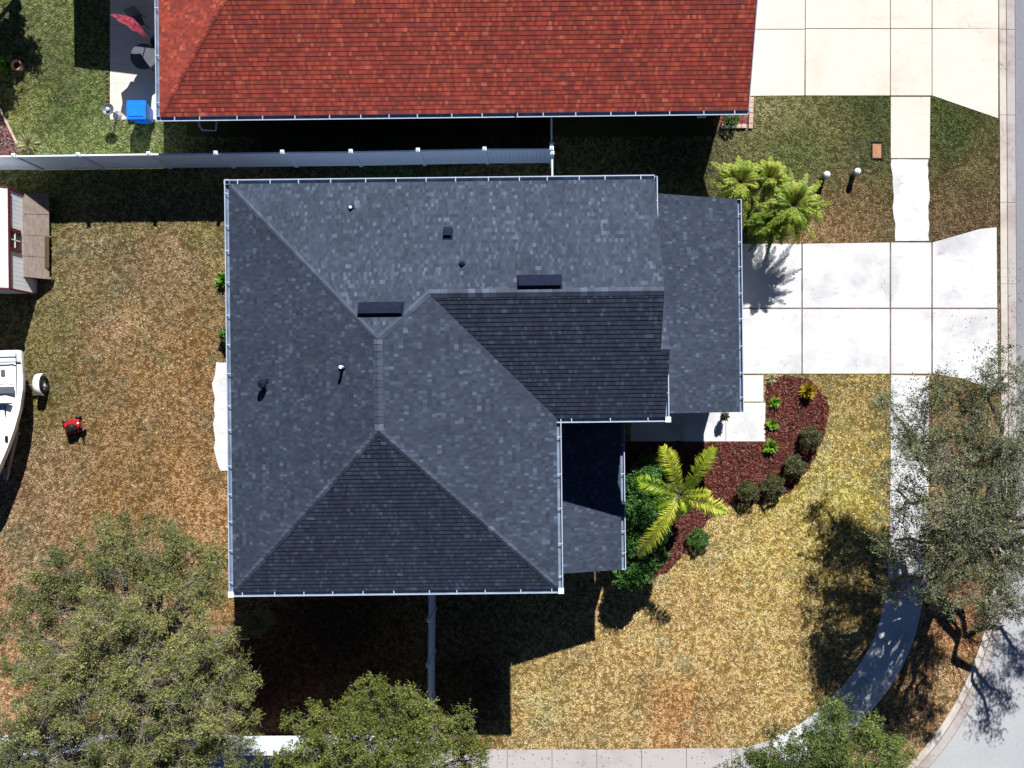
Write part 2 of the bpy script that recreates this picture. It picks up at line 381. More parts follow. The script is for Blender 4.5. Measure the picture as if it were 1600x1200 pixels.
def inset(poly, d):
    n = len(poly); a = sum(poly[i][0]*poly[(i+1) % n][1]-poly[(i+1) % n][0]*poly[i][1] for i in range(n))
    if a < 0: poly = poly[::-1]
    out = []
    for i in range(n):
        p0 = Vector(poly[i-1]); p1 = Vector(poly[i]); p2 = Vector(poly[(i+1) % n])
        d1 = (p1-p0).normalized(); d2 = (p2-p1).normalized()
        n1 = Vector((-d1.y, d1.x)); n2 = Vector((-d2.y, d2.x)); b = n1+n2
        k = b.dot(n1)
        out.append(tuple(p1+b*(d/max(k, .3))))
    return out
def slabs(name, polys, mat, gap=.014, z=.02, label=None):
    mb = MB()
    for p in polys:
        w = lw(p) if abs(p[0][0]) > 30 or abs(p[0][1]) > 30 else p
        PAVED.append(w); mb.prism(inset(w, gap), -.06, z)
    o = mb.build(name, mat, bevel=.006); return tag(o, kind='structure')
def joints(name, polys):
    mb = MB()
    for p in polys: mb.prism(lw(p), -.08, .004)
    return tag(mb.build(name, M['soil']), kind='structure')
Q = lambda x0, y0, x1, y1: [(x0, y0), (x1, y0), (x1, y1), (x0, y1)]
# neighbour's drive
for nm, q in (('driveway_joints', [(1112, 382), (1252, 382), (1456, 380), (1556, 357), (1557, 606), (1500, 590), (1456, 583), (1112, 583)]), ('neighbour_driveway_joints', [(1112, -398), (1558, -398), (1558, 183), (1456, 148), (1112, 148)])):
    mb = MB(); mb.prism(lw(q), -.05, .005); tag(mb.build(nm, M['joint']), kind='structure')
slabs('neighbour_driveway', [Q(1110, -60, 1258, 46), Q(1258, -60, 1391, 45), Q(1391, -60, 1456, 45), Q(1456, -60, 1560, 45),
    [(1110, 46), (1258, 46), (1257, 150), (1110, 151)], Q(1258, 45, 1391, 150), Q(1391, 45, 1456, 150),
    [(1456, 45), (1560, 44), (1560, 186), (1456, 150)], Q(1110, -400, 1258, -60), Q(1258, -400, 1391, -60), Q(1391, -400, 1456, -60), Q(1456, -400, 1560, -60)], M['conc_cream'])
slabs('driveway', [Q(1110, 380, 1253, 482), [(1253, 380), (1391, 378), (1391, 482), (1253, 482)], Q(1391, 378, 1456, 482),
    [(1456, 378), (1530, 357), (1558, 354), (1559, 482), (1456, 482)], Q(1110, 482, 1253, 585), Q(1253, 482, 1391, 585), Q(1391, 482, 1456, 585),
    [(1456, 482), (1559, 482), (1560, 612), (1500, 592), (1456, 585)]], M['conc_white'], gap=.026)
slabs('sidewalk_section', [[(1391, 151), (1454, 151), (1453, 248), (1391, 248)]], M['conc_cream'])
# narrow walk between the drives has worn grass-eaten edges
def rag(pts, amp=3, step=9):
    out = []
    for i in range(len(pts)):
        a, b = pts[i], pts[(i+1) % len(pts)]; d = math.hypot(b[0]-a[0], b[1]-a[1]); n = max(1, int(d/step))
        for k in range(n):
            t = k/n; out.append((a[0]+(b[0]-a[0])*t+(random.uniform(-amp, amp) if k else 0), a[1]+(b[1]-a[1])*t+(random.uniform(-amp, amp)*.3 if k else 0)))
    return out
slabs('sidewalk_path', [rag([(1392, 249), (1451, 249), (1452, 377), (1398, 377)], 1.6)], M['conc_white'], gap=.008)
def catmull(pts, n=8):
    P = [Vector(p) for p in pts]; out = []
    for i in range(len(P)-1):
        p0 = P[max(i-1, 0)]; p1 = P[i]; p2 = P[i+1]; p3 = P[min(i+2, len(P)-1)]
        for k in range(n):
            t = k/n; out.append(.5*((2*p1)+(p2-p0)*t+(2*p0-5*p1+4*p2-p3)*t*t+(3*p1-p0-3*p2+p3)*t**3))
    out.append(P[-1]); return out
def offset(path, d):
    out = []
    for i, p in enumerate(path):
        t = (path[min(i+1, len(path)-1)]-path[max(i-1, 0)]).normalized()
        out.append(p+Vector((-t.y, t.x))*d)
    return out
def walk(name, centre, width, mat, L_=1.65, gap=.01):
    path = catmull([W(a, b)[:2] for a, b in centre], 12)
    a = offset(path, width/2); b = offset(path, -width/2)
    polys = []; acc = 0; cur = [0]
    for i in range(1, len(path)):
        acc += (path[i]-path[i-1]).length; cur.append(i)
        if acc >= L_ or i == len(path)-1:
            polys.append([tuple(a[j]) for j in cur]+[tuple(b[j]) for j in reversed(cur)]); cur = [i]; acc = 0
    mb = MB()
    for p in polys: PAVED.append(p); mb.prism(inset(p, gap), -.06, .02)
    return tag(mb.build(name, mat), kind='structure')
walk('sidewalk', [(1422, 586), (1421, 640), (1421, 690), (1421, 740), (1420, 800), (1419, 860), (1413, 930), (1396, 1000), (1362, 1062), (1315, 1115), (1262, 1158), (1215, 1182)], 1.43, M['conc_white'], 1.6)
walk('corner_sidewalk', [(1213, 1182)]+[(1160-70*k, 1195+min(k, 3)) for k in range(0, 22)], 1.3, M['conc_grey'], 1.6)
# entry walk and patios
slabs('entry_walk', [Q(1110, 586, 1193, 628), Q(1134, 629, 1196, 690), Q(1065, 640, 1134, 690), Q(985, 640, 1065, 690)], M['conc_white'], gap=.008)
slabs('neighbour_patio', [Q(172, y, 250, y+30) for y in range(-320, 160, 30)]+[Q(172, 160, 250, 187)], M['paver'], gap=.004)
slabs('side_pad', [rag([(338, 566), (460, 566), (460, 736), (345, 736), (334, 700), (336, 650), (333, 610)], 3, 11)], M['conc_white'], gap=.002, z=.03)
# kerb, gutter pan, road
CURB = [(1559, -500), (1559, -200), (1560, 0), (1561, 180), (1562, 360), (1563, 520), (1563, 640), (1563, 760), (1560, 860), (1550, 930), (1533, 1000), (1506, 1070), (1472, 1130), (1430, 1184), (1375, 1236), (1300, 1274), (1200, 1296), (1050, 1305), (700, 1310), (0, 1312), (-600, 1312)]
cpath = catmull([W(a, b)[:2] for a, b in CURB], 8)
def strip(name, off0, off1, z, mat, joint=None, prof=None):
    mb = MB(); o = [offset(cpath, k) for k in (off0, off1)]
    # cpath runs downwards: road lies on the left-hand side (+)
    acc = 0; i0 = 0; seglen = joint or 1e9; cur = [0]
    def flush(idx):
        lo = [o[0][j] for j in idx]; hi = [o[1][j] for j in idx]
        if joint:
            lo[0] = lo[0].lerp(lo[1], .02); hi[0] = hi[0].lerp(hi[1], .02)
        mb.prism([tuple(p) for p in lo]+[tuple(p) for p in reversed(hi)], -.05, z)
    for i in range(1, len(cpath)):
        acc += (cpath[i]-cpath[i-1]).length; cur.append(i)
        if acc >= seglen or i == len(cpath)-1:
            flush(cur); cur = [i]; acc = 0
    return tag(mb.build(name, mat, bevel=.01 if joint else 0), kind='structure')
strip('curb', .0, .25, .055, M['curb'], 3)
strip('curb_joint', .25, .295, .008, M['joint'])
strip('road_gutter', .295, .60, .02, M['gutterpan'], 3)
outer = offset(cpath, .615)
strip('road', .615, 9.5, .012, M['road']); strip('far_curb', 9.5, 9.75, .05, M['curb'], 3)
PAVED.append([tuple(p) for p in cpath]+[(-90, cpath[-1].y), (-90, -60), (90, -60), (90, cpath[0].y)])
# mulch
MULCH = [(985, 690), (1196, 691), (1197, 590), (1225, 587), (1262, 592), (1292, 622), (1294, 650), (1284, 690), (1262, 735), (1232, 768), (1195, 786), (1150, 786), (1118, 800), (1085, 840), (1062, 872), (1040, 896), (1005, 900), (975, 895), (975, 690)]
MULCH2 = [(-200, 120), (-10, 160), (27, 226), (27, 250), (-200, 250)]
MULCH3 = [(1115, 160), (1168, 160), (1168, 195), (1115, 195)]
def bed(name, p, r=2):
    w = lw(rag(p, r, 12)); PAVED.append(w); mb = MB(); mb.prism(w, -.05, .012)
    return tag(mb.build(name, M['mulch']), kind='structure'), w
_, wm = bed('mulch_bed', MULCH); _, wm2 = bed('neighbour_mulch_bed', MULCH2); bed('corner_mulch_bed', MULCH3, 0)

def inpoly(x, y, poly):
    ins = np.zeros(len(x), bool); n = len(poly); j = n-1
    for i in range(n):
        xi, yi = poly[i]; xj, yj = poly[j]
        c = ((yi > y) != (yj > y)) & (x < (xj-xi)*(y-yi)/((yj-yi) if yj != yi else 1e-9)+xi)
        ins ^= c; j = i
    return ins
def attr_mesh(name, v, f, mat, attrs, parent=None):
    """v (n,3) array, f (m,k) array; attrs {name: (type, domain-face array)}"""
    me = bpy.data.meshes.new(name); k = f.shape[1]
    me.vertices.add(len(v)); me.vertices.foreach_set('co', v.astype(np.float32).ravel())
    me.loops.add(f.size); me.loops.foreach_set('vertex_index', f.astype(np.int32).ravel())
    me.polygons.add(len(f)); me.polygons.foreach_set('loop_start', np.arange(0, f.size, k, dtype=np.int32))
    me.update(calc_edges=True)
    for a, (t, arr) in attrs.items():
        at = me.attributes.new(a, t, 'FACE')
        at.data.foreach_set('color' if t == 'FLOAT_COLOR' else 'value', arr.astype(np.float32).ravel())
    me.materials.append(mat); o = bpy.data.objects.new(name, me); COL.objects.link(o)
    if parent: o.parent = parent
    return o
# house footprints keep grass out
HOUSES = [lw(Q(440, 335, 990, 620)), lw(Q(440, 335, 865, 870)), lw(Q(865, 335, 1115, 640)), lw(Q(292, -300, 1118, 214)), lw(Q(-80, 313, 57, 458))]
def build_grass():
    nt_ = 185000; K = 6
    tx = rng.uniform(W(-60, 0).x, W(1570, 0).x, nt_); ty = rng.uniform(W(0, 1260).y, W(0, -60).y, nt_)
    tb = np.exp(rng.normal(0, .21, nt_)); th = rng.uniform(.5, 1.3, nt_); kind = rng.random(nt_)
    rep_ = lambda a: np.repeat(a, K)
    x = rep_(tx)+rng.normal(0, .035, nt_*K); y = rep_(ty)+rng.normal(0, .035, nt_*K); b = rep_(tb); hh = rep_(th); kd = rep_(kind)
    keep = np.ones(len(x), bool)
    for p in PAVED+HOUSES:
        pp = np.array(p); m = (x > pp[:, 0].min()) & (x < pp[:, 0].max()) & (y > pp[:, 1].min()) & (y < pp[:, 1].max())
        idx = np.where(m & keep)[0]
        if len(idx): keep[idx[inpoly(x[idx], y[idx], p)]] = False
    x, y, b, hh, kd = x[keep], y[keep], b[keep], hh[keep], kd[keep]; n = len(x)
    a = rng.uniform(0, 2*np.pi, n); ln = rng.uniform(.03, .09, n); w = rng.uniform(.006, .014, n); h = rng.uniform(.006, .045, n)*hh
    dx, dy = np.cos(a), np.sin(a)
    v = np.empty((n, 3, 3)); z0 = rng.uniform(0, .012, n)
    v[:, 0] = np.stack([x-dy*w, y+dx*w, z0], 1); v[:, 1] = np.stack([x+dy*w, y-dx*w, z0], 1)
    v[:, 2] = np.stack([x+dx*ln, y+dy*ln, z0+h], 1)
    c = lawncol(x, y)
    c = c*.76+c.mean(1)[:, None]*np.array([1.12, .99, .88])*.24
    c *= 2.0*b[:, None]*(.72+.56*rng.random(n))[:, None]
    st = kd < .2; lum = c[st].mean(1)[:, None]; c[st] = c[st]*.45+lum*np.array([1.25, 1.0, .68])*.75
    gr = kd > .85; c[gr] = c[gr]*np.array([.66, .78, .55])
    c = np.clip(c, 0, .8)
    f = np.arange(n*3).reshape(n, 3)
    o = attr_mesh('grass', v.reshape(-1, 3), f, M['blade'], {'gcol': ('FLOAT_COLOR', np.concatenate([c, np.ones((n, 1))], 1))})
    tag(o, kind='stuff', label='short patchy straw and green lawn grass around the houses', cat='grass')
build_grass()
def build_chips(name, polyw, n, cols, label):
    pp = np.array(polyw); x = rng.uniform(pp[:, 0].min(), pp[:, 0].max(), n*2); y = rng.uniform(pp[:, 1].min(), pp[:, 1].max(), n*2)
    k = inpoly(x, y, polyw); x = x[k][:n]; y = y[k][:n]; n = len(x)
    a = rng.uniform(0, 2*np.pi, n); l = rng.uniform(.02, .06, n); w = rng.uniform(.008, .02, n); t = rng.uniform(-.02, .02, (n, 4))
    dx, dy = np.cos(a), np.sin(a); z = rng.uniform(.015, .05, n); v = np.empty((n, 4, 3))
    for i, (s, r) in enumerate(((-1, -1), (1, -1), (1, 1), (-1, 1))):
        v[:, i] = np.stack([x+dx*l*s-dy*w*r, y+dy*l*s+dx*w*r, z+t[:, i]], 1)
    cols = np.array(cols); c = cols[rng.integers(0, len(cols), n)]*rng.uniform(.6, 1.3, (n, 1))
    o = attr_mesh(name, v.reshape(-1, 3), np.arange(n*4).reshape(n, 4), M['chips'], {'gcol': ('FLOAT_COLOR', np.concatenate([c, np.ones((n, 1))], 1))})
    tag(o, kind='stuff', label=label, cat='mulch')
build_chips('mulch_chips', wm, 26000, [(.12, .022, .018), (.07, .016, .012), (.16, .035, .028), (.18, .07, .05), (.03, .01, .008), (.20, .12, .09), (.10, .025, .018)], 'loose red bark mulch in the curved front bed')
build_chips('mulch_chips', wm2, 4000, [(.12, .07, .07), (.2, .14, .13), (.3, .24, .22), (.06, .03, .03)], 'grey brown mulch in the fence corner bed')

# ------------------------------------------------------------------ roofs
def clip(poly, fn):
    out = []; n = len(poly)
    for i in range(n):
        a, b = poly[i], poly[(i+1) % n]; da, db = fn(a), fn(b)
        if da >= 0: out.append(a)
        if (da >= 0) != (db >= 0):
            t = da/(da-db); out.append((a[0]+(b[0]-a[0])*t, a[1]+(b[1]-a[1])*t))
    return out
class Roof:
    def __init__(s, e=.14, t=.011):
        s.e = e; s.t = t; s.mb = MB(); s.mb.uv = []; s.deck = MB(); s.cp = MB(); s.cp.uv = []
    def _face(s, pts, uvs):
        s.mb.poly(pts); s.mb.uv += uvs
    def plane(s, poly, e0, up, p, z0):
        """poly: local xy list; e0 a point on the eave; up unit xy direction uphill; p slope; z0 eave height"""
        ux, uy = up; q = math.sqrt(1+p*p); rx, ry = uy, -ux
        nrm = Vector((-p*ux, -p*uy, 1)).normalized()
        def uv(P): dx, dy = P[0]-e0[0], P[1]-e0[1]; return (dx*rx+dy*ry, (dx*ux+dy*uy)*q)
        def xyz(U, off=0.0):
            d = U[1]/q; x = e0[0]+U[0]*rx+d*ux; y = e0[1]+U[0]*ry+d*uy
            return Vector((x, y, z0+p*d))+nrm*off
        P = [uv(a) for a in poly]
        area = sum(P[i][0]*P[(i+1) % len(P)][1]-P[(i+1) % len(P)][0]*P[i][1] for i in range(len(P)))
        if area < 0: P = P[::-1]
        vmin = min(a[1] for a in P); vmax = max(a[1] for a in P); k = math.floor(vmin/s.e+1e-6)
        seed = hash((round(ux, 2), round(uy, 2), round(z0, 1))) % 17
        su = (ux*3.1+uy*7.7+z0)*11.3
        while k*s.e < vmax-1e-6:
            v0, v1 = k*s.e, (k+1)*s.e
            c = clip(clip(P, lambda a: a[1]-v0), lambda a: v1-a[1])
            cc = []
            for a in c:
                if not cc or abs(a[0]-cc[-1][0])+abs(a[1]-cc[-1][1]) > 1e-6: cc.append(a)
            if len(cc) > 1 and abs(cc[0][0]-cc[-1][0])+abs(cc[0][1]-cc[-1][1]) < 1e-6: cc.pop()
            if len(cc) >= 3:
                uvs = [(a[0]+su, min(max(a[1], v0+1e-3), v1-1e-3)) for a in cc]
                s._face([xyz(a, s.t*(1-(a[1]-v0)/s.e)) for a in cc], uvs)
                low = [a for a in cc if abs(a[1]-v0) < 1e-6]
                if len(low) >= 2:
                    lo = min(low, key=lambda a: a[0]); hi = max(low, key=lambda a: a[0])
                    s._face([xyz(lo, -.004), xyz(hi, -.004), xyz(hi, s.t), xyz(lo, s.t)], [(lo[0]+su, v0+1e-3), (hi[0]+su, v0+1e-3)]+[(hi[0]+su, v0+1e-3), (lo[0]+su, v0+1e-3)])
            k += 1
        n = len(P); top = [xyz(a, -.005) for a in P]; bot = [xyz(a, -.005)-Vector((0, 0, .14)) for a in P]
        s.deck.add(bot, [list(range(n-1, -1, -1))])
        s.deck.add(top+bot, [[i, i+n, (i+1) % n+n, (i+1) % n] for i in range(n)])
    def caps(s, a, b, n1, n2, w=.14, e=.2, lift=.009):
        """folded cap shingles along ridge/hip from low a to high b; n1,n2 = downhill xyz unit vectors on both sides"""
        a = Vector(a); b = Vector(b); d = b-a; Ln = d.length; d.normalize(); m = int(Ln/e)
        for i in range(m+1):
            p = a+d*(i*e); q = a+d*min((i+1)*e+.02, Ln)
            z = Vector((0, 0, 1)); r = random.uniform(0, 40)
            for nn in (n1, n2):
                s._cap([p+z*(lift+.014), p+z*(lift+.01)+nn*w, q+z*lift+nn*w, q+z*lift] if (d.cross(nn)).z < 0 else
                        [q+z*lift, q+z*lift+nn*w, p+z*(lift+.01)+nn*w, p+z*(lift+.014)],
                        [(r, r), (r+.001, r), (r+.001, r+.001), (r, r+.001)])
            s._cap([p+z*.0+n1*w, p+z*(lift+.01)+n1*w, p+z*(lift+.014), p+z*.0], [(r, r)]*4)
            s._cap([p+z*.0, p+z*(lift+.014), p+z*(lift+.01)+n2*w, p+z*.0+n2*w], [(r, r)]*4)
    def _cap(s, pts, uvs):
        s.cp.poly(pts); s.cp.uv += uvs
    def build(s, name, mat, parent, deckmat, capmat=None):
        if s.cp.f: s.cp.build('ridge_cap', capmat or mat, parent)
        r = s.mb.build(name, mat, parent); d = s.deck.build('roof_deck', deckmat, parent); return r
def down(up, p):   # downhill unit vector of a slope
    return Vector((-up[0], -up[1], -p)).normalized()
def gutter(parent, a, b, out, z, hang=.9, w=.13, hangers=True, mat=None):
    """K-style gutter running from a to b (local xy) with outward normal out, top lip at z"""
    mat = mat or M['white_metal']; mb = MB(); a = Vector(a); b = Vector(b); o = Vector(out); d = (b-a); Ln = d.length; d.normalize()
    A3 = lambda p, k, zz: (p.x+o.x*k, p.y+o.y*k, zz)
    prof = [(0, 0), (0, -.11), (.09, -.11), (w-.012, -.05), (w-.012, 0), (w+.018, 0), (w+.018, -.015), (w, -.02), (w, -.055), (.095, -.12), (-.006, -.12), (-.006, 0)]
    n = len(prof); vv = [A3(a, k, z+h) for k, h in prof]+[A3(b, k, z+h) for k, h in prof]
    mb.add(vv, [[i, (i+1) % n, n+(i+1) % n, n+i] for i in range(n)])
    for p in (a, b): mb.box(A3(p, w/2, z-.055), (.015 if abs(d.x) > .5 else w, w if abs(d.x) > .5 else .015, .11))
    if hangers:
        m = int(Ln/hang)
        for i in range(m):
            p = a+d*((i+.5+random.uniform(-.12, .12))*Ln/m); mb.bar(A3(p, -.03, z+.006), A3(p, w+.02, z+.006), .03, .012)
    o_g = mb.build('gutter', mat, parent); o_g.data.materials.append(M['gutter_in'])
    for k in (0, 1, 2, 3): o_g.data.polygons[k].material_index = 1
    return o_g

# ================================================================== main house
def rotm(v, a): return Vector((v[0]*math.cos(a)-v[1]*math.sin(a), v[0]*math.sin(a)+v[1]*math.cos(a)))
HO = W(640, 600, 0)
def loc(px, py, z, O=None):
    O = O or HO; w = W(px, py, z); return rotm((w.x-O.x, w.y-O.y), -THETA)
house = empty('house', HO, THETA, 'two storey house with dark grey shingled hip roof and white gutters', 'house')
ZE = 6.0; PITCH = .53
x0 = (loc(351, 281, ZE).x+loc(358, 930, ZE).x)/2+.13; x1 = (loc(878, 700, ZE).x+loc(878, 928, ZE).x)/2-.13
x2 = loc(1024, 300, ZE).x-.02; x3 = loc(1044, 640, ZE).x-.08
yt = (loc(350, 281, ZE).y+loc(1024, 275, ZE).y)/2-.12; yb = (loc(358, 930, ZE).y+loc(877, 928, ZE).y)/2+.13
yw = loc(960, 659, ZE).y+.13
hw = (x1-x0)/2; xc = (x0+x1)/2; zr = ZE+hw*PITCH
ypn = yt-hw; yps = yb+hw
yr = (yt+yw)/2; hr = (yt-yw)/2; zr2 = ZE+hr*PITCH
xv = xc+(yr-ypn)  # where the wing ridge meets the hip
rf = Roof()
Nn, Ss, Ee, Ww = (0, -1), (0, 1), (-1, 0), (1, 0)  # uphill directions of slopes facing N,S,E,W
rf.plane([(x0, yt), (xv, yt), (xv, yr), (xc, ypn)], (x0, yt), Nn, PITCH, ZE)
rf.plane([(xv, yt), (x2, yt), (x2, yr), (xv, yr)], (x0, yt), Nn, PITCH, ZE)
rf.plane([(x0, yb), (x0, yt), (xc, ypn), (xc, yps)], (x0, yb), Ww, PITCH, ZE)
rf.plane([(x1, yb), (x1, yw), (xv, yr), (xc, ypn), (xc, yps)], (x1, yb), Ee, PITCH, ZE)
rf.plane([(x0, yb), (x1, yb), (xc, yps)], (x0, yb), Ss, PITCH, ZE)
ysr = loc(1034, 545, ZE+1.3).y   # little ridge of the stepped gable
rf.plane([(x1, yw), (x2, yw), (x2, yr), (xv, yr)], (x1, yw), Ss, PITCH, ZE)
rf.plane([(x2, yw), (x3, yw), (x3, ysr), (x2, ysr)], (x1, yw), Ss, PITCH, ZE)
zsr = ZE+(ysr-yw)*PITCH
rf.plane([(x2, ysr), (x3, ysr), (x3, ysr+.9), (x2+.06, ysr+1.9), (x2, ysr+1.9)], (x2, ysr+(zsr-ZE)/PITCH), Nn, PITCH, ZE)
DN, DS, DE, DW = down(Nn, PITCH), down(Ss, PITCH), down(Ee, PITCH), down(Ww, PITCH)
rf.caps((x0+.1, yt-.1, ZE+.1*PITCH), (xc, ypn, zr), DN, DW); rf.caps((x0+.1, yb+.1, ZE+.1*PITCH), (xc, yps, zr), DS, DW)
rf.caps((x1-.1, yb+.1, ZE+.1*PITCH), (xc, yps, zr), DS, DE); rf.caps((xv, yr, zr2), (xc, ypn, zr), DN, DE)
rf.caps((xc, yps, zr), (xc, ypn, zr), DW, DE); rf.caps((x2, yr, zr2), (xv, yr, zr2), DN, DS)
rf2 = Roof(); rf2.caps((x3, ysr, zsr), (x2, ysr, zsr), DN, DS); rf2.cp.build('ridge_cap', M['cap_grey'], house)
rf.build('roof', M['shingle_grey'], house, M['door'], M['cap_grey'])
# garage (single storey) roof, falling to the east
ZG = 2.85; PG = .36
gx1 = loc(1160, 480, ZG).x-.13; gx0 = x2-.6; gyt = loc(1090, 306, ZG+.6).y; gyb = loc(1090, 645, ZG+.6).y
rg = Roof(); rg.plane([(gx1, gyb), (gx1, gyt), (gx0, gyt), (gx0, gyb)], (gx1, gyb), Ee, PG, ZG)
rg.build('garage_roof', M['shingle_grey'], house, M['door'])
# porch roof
ZP = 2.95; PP = .30
px1 = loc(977, 850, ZP).x-.13; px0 = x1-.5; pyb = loc(930, 893, ZP+.3).y; pyt = yw+.3
rp = Roof(); rp.plane([(px1, pyb), (px1, pyt), (px0, pyt), (px0, pyb)], (px1, pyb), Ee, PP, ZP)
rp.build('porch_roof', M['shingle_grey'], house, M['door'])
# gutters
gutter(house, (x0-.15, yt), (x2, yt), (0, 1), ZE-.01); gutter(house, (x0, yb-.15), (x0, yt+.15), (-1, 0), ZE-.012)
gutter(house, (x0-.15, yb), (x1+.15, yb), (0, -1), ZE-.01); gutter(house, (x1, yb-.15), (x1, yw), (1, 0), ZE-.012)
gutter(house, (x1, yw), (x3+.1, yw), (0, -1), ZE-.01)
gutter(house, (x2, yt+.1), (x2, yt-1.35), (1, 0), ZE-.012, w=.08); gutter(house, (x3+.0, yw-.1), (x3+.0, yw+1.3), (1, 0), ZE-.012, w=.1)
gutter(house, (gx1, gyb), (gx1, gyt), (1, 0), ZG-.01); gutter(house, (px1, pyb), (px1, pyt), (1, 0), ZP-.01)
# corner joints of the gutters
mb = MB()
for cx_, cy_ in ((x1+.08, yb-.08), (x0-.08, yb-.08), (x3+.08, yw-.08)):
    mb.box((cx_, cy_, ZE-.03), (.17, .17, .06))
mb.split('gutter_corner', M['pvc'], house)
# walls
def walls(parent, name, xa, ya, xb, yb_, z0, z1, mat):
    mb = MB(); mb.box(((xa+xb)/2, (ya+yb_)/2, (z0+z1)/2), (abs(xb-xa), abs(yb_-ya), z1-z0)); return mb.build(name, mat, parent)
o_ = .42
wallm = MB()
wallm.prism([(x0+o_, yb+o_), (x1-o_, yb+o_), (x1-o_, yw+o_), (x2-o_, yw+o_), (x2-o_, yt-o_), (x0+o_, yt-o_)], 0, ZE-.02)
wallm.build('wall', M['stucco'], house)
gm = MB(); gm.prism([(x2-o_-.01, gyb+.3), (gx1-.4, gyb+.3), (gx1-.4, gyt-.3), (x2-o_-.01, gyt-.3)], 0, ZG-.02)
gz = lambda x: ZG+PG*(gx1-x)-.16
for yy in (gyb+.3, gyt-.3):
    gm.add([(gx1-.4, yy, ZG-.02), (x2-o_, yy, ZG-.02), (x2-o_, yy, gz(x2-o_)), (gx1-.4, yy, gz(gx1-.4))], [(0, 1, 2, 3)])
gm.build('garage_wall', M['stucco'], house)
# gable ends above the eave
gb = MB()
gb.prism([(x2-.45, yt-.4), (x2-.40, yt-.4), (x2-.40, yw+.4), (x2-.45, yw+.4)], ZE-.03, ZE-.02)
gb.add([(x2-.42, yt-.3, ZE-.02), (x2-.42, yw+.3, ZE-.02), (x2-.42, yr, zr2-.15)], [(0, 1, 2)])
gb.add([(x3-.42, ysr+1.6, ZE-.9), (x3-.42, yw+.3, ZE-.02), (x3-.42, ysr, zsr-.15)], [(0, 1, 2)])
gb.build('gable', M['stucco'], house)
# porch: posts and beam
for yy in (pyb+.25, (pyb+pyt)/2):
    mb = MB(); mb.box((px1-.2, yy, (ZP-.1)/2), (.2, .2, ZP-.1)); mb.box((px1-.2, yy, .1), (.28, .28, .2)); mb.build('porch_post', M['door'], house)
mb = MB(); mb.box((px1-.2, (pyb+pyt)/2, ZP-.2), (.18, pyt-pyb-.4, .22)); mb.build('porch_beam', M['door'], house)
mb = MB(); mb.box(((px1+x1)/2-.3, (pyb+pyt)/2, .06), (px1-x1+.6, pyt-pyb, .12)); mb.build('porch_floor', M['conc_grey'], house)
PAVED.append([])
PAVED.pop()
# openings
def window(parent, c, w, h, normal):
    nx, ny = normal; mb = MB(); t = .09
    tx, ty = -ny, nx
    def B(m, du, dz, sw, sh, dep, off): m.box((c[0]+tx*du+nx*off, c[1]+ty*du+ny*off, c[2]+dz), (sw if tx else dep, sw if ty else dep, sh))
    B(mb, 0, h/2, w+.16, .08, t, .02); B(mb, 0, -h/2, w+.2, .09, t+.06, .03)
    for s_ in (-1, 1): B(mb, s_*w/2, 0, .08, h-.08, t, .02)
    B(mb, 0, 0, .05, h-.08, t*.7, .01)
    f = mb.build('window', M['door'], parent); g = MB(); B(g, 0, 0, w-.06, h-.06, .03, .0); g.build('pane', M['glass'], f)
for yy in (yb+3.0, yb+6.0, yt-3.5): window(house, (x0+o_, yy, 4.4), 1.2, 1.2, (-1, 0)); window(house, (x0+o_, yy, 1.5), 1.2, 1.3, (-1, 0))
for xx in (x0+2.5, x0+7.2): window(house, (xx, yb+o_, 4.4), 1.2, 1.2, (0, -1)); window(house, (xx, yb+o_, 1.5), 1.2, 1.3, (0, -1))
for xx in (x0+3, x0+8, x0+11.0): window(house, (xx, yt-o_, 4.4), 1.1, 1.1, (0, 1))
window(house, (x1-o_, yb+2.2, 4.6), 1.3, 1.2, (1, 0)); window(house, (x1-o_, yb+4.4, 4.6), 1.3, 1.2, (1, 0)); window(house, (x1-o_, yb+1.8, 1.4), 1.4, 1.2, (1, 0))
mb = MB(); mb.box((x1-o_+.02, yw-.9, 1.05), (.08, .95, 2.1)); dd = mb.build('front_door', M['red_trim'], house)
mb = MB(); mb.lathe([(.0, -.03), (.03, -.02), (.03, .02), (0, .03)], 10, (x1-o_+.09, yw-.55, 1.0)); mb.build('handle', M['steel'], dd)
mb = MB()
for k in range(4): mb.box((gx1-.39, (gyt+gyb)/2, .28+k*.54), (.06, 4.9, .52))
mb.build('garage_door', M['door'], house)
# roof vents and pipes (positions on the slopes)
def on_roof(px, py):
    """point on the main roof surface seen at the pixel"""
    z = ZE+1
    for _ in range(30):
        l = loc(px, py, z); zs = []
        cand = [ZE+PITCH*(l.x-x0), ZE+PITCH*(yt-l.y)]
        if l.x < xc: cand += [ZE+PITCH*(l.y-yb)]
        z = min(cand)
    return Vector((l.x, l.y, z))
def slopeM(up, p):
    u = Vector((up[0], up[1], p)).normalized(); r = Vector((up[1], -up[0], 0)); n = r.cross(u); return Matrix((r, u, n)).transposed()
for (px_, py_) in ((595, 484), (843, 441)):
    c = on_roof(px_, py_); Mx = slopeM(Nn, PITCH)
    mb = MB(); mb.box(c+Mx @ Vector((0, .0, .015)), (1.30, .50, .02), M=Mx)
    # raised hood, open on the high side, sloped lid
    vv = [Mx @ Vector(p)+c for p in ((-.6, -.21, .02), (.6, -.21, .02), (.6, .21, .02), (-.6, .21, .02), (-.6, -.21, .06), (.6, -.21, .06), (.6, .02, .16), (-.6, .02, .16), (-.6, .21, .15), (.6, .21, .15))]
    mb.add(vv, [(0, 3, 8, 7, 4), (1, 5, 6, 9, 2), (4, 7, 6, 5), (7, 8, 9, 6), (3, 2, 9, 8), (0, 4, 5, 1)])
    mb.build('roof_vent', M['dark_metal'], house)
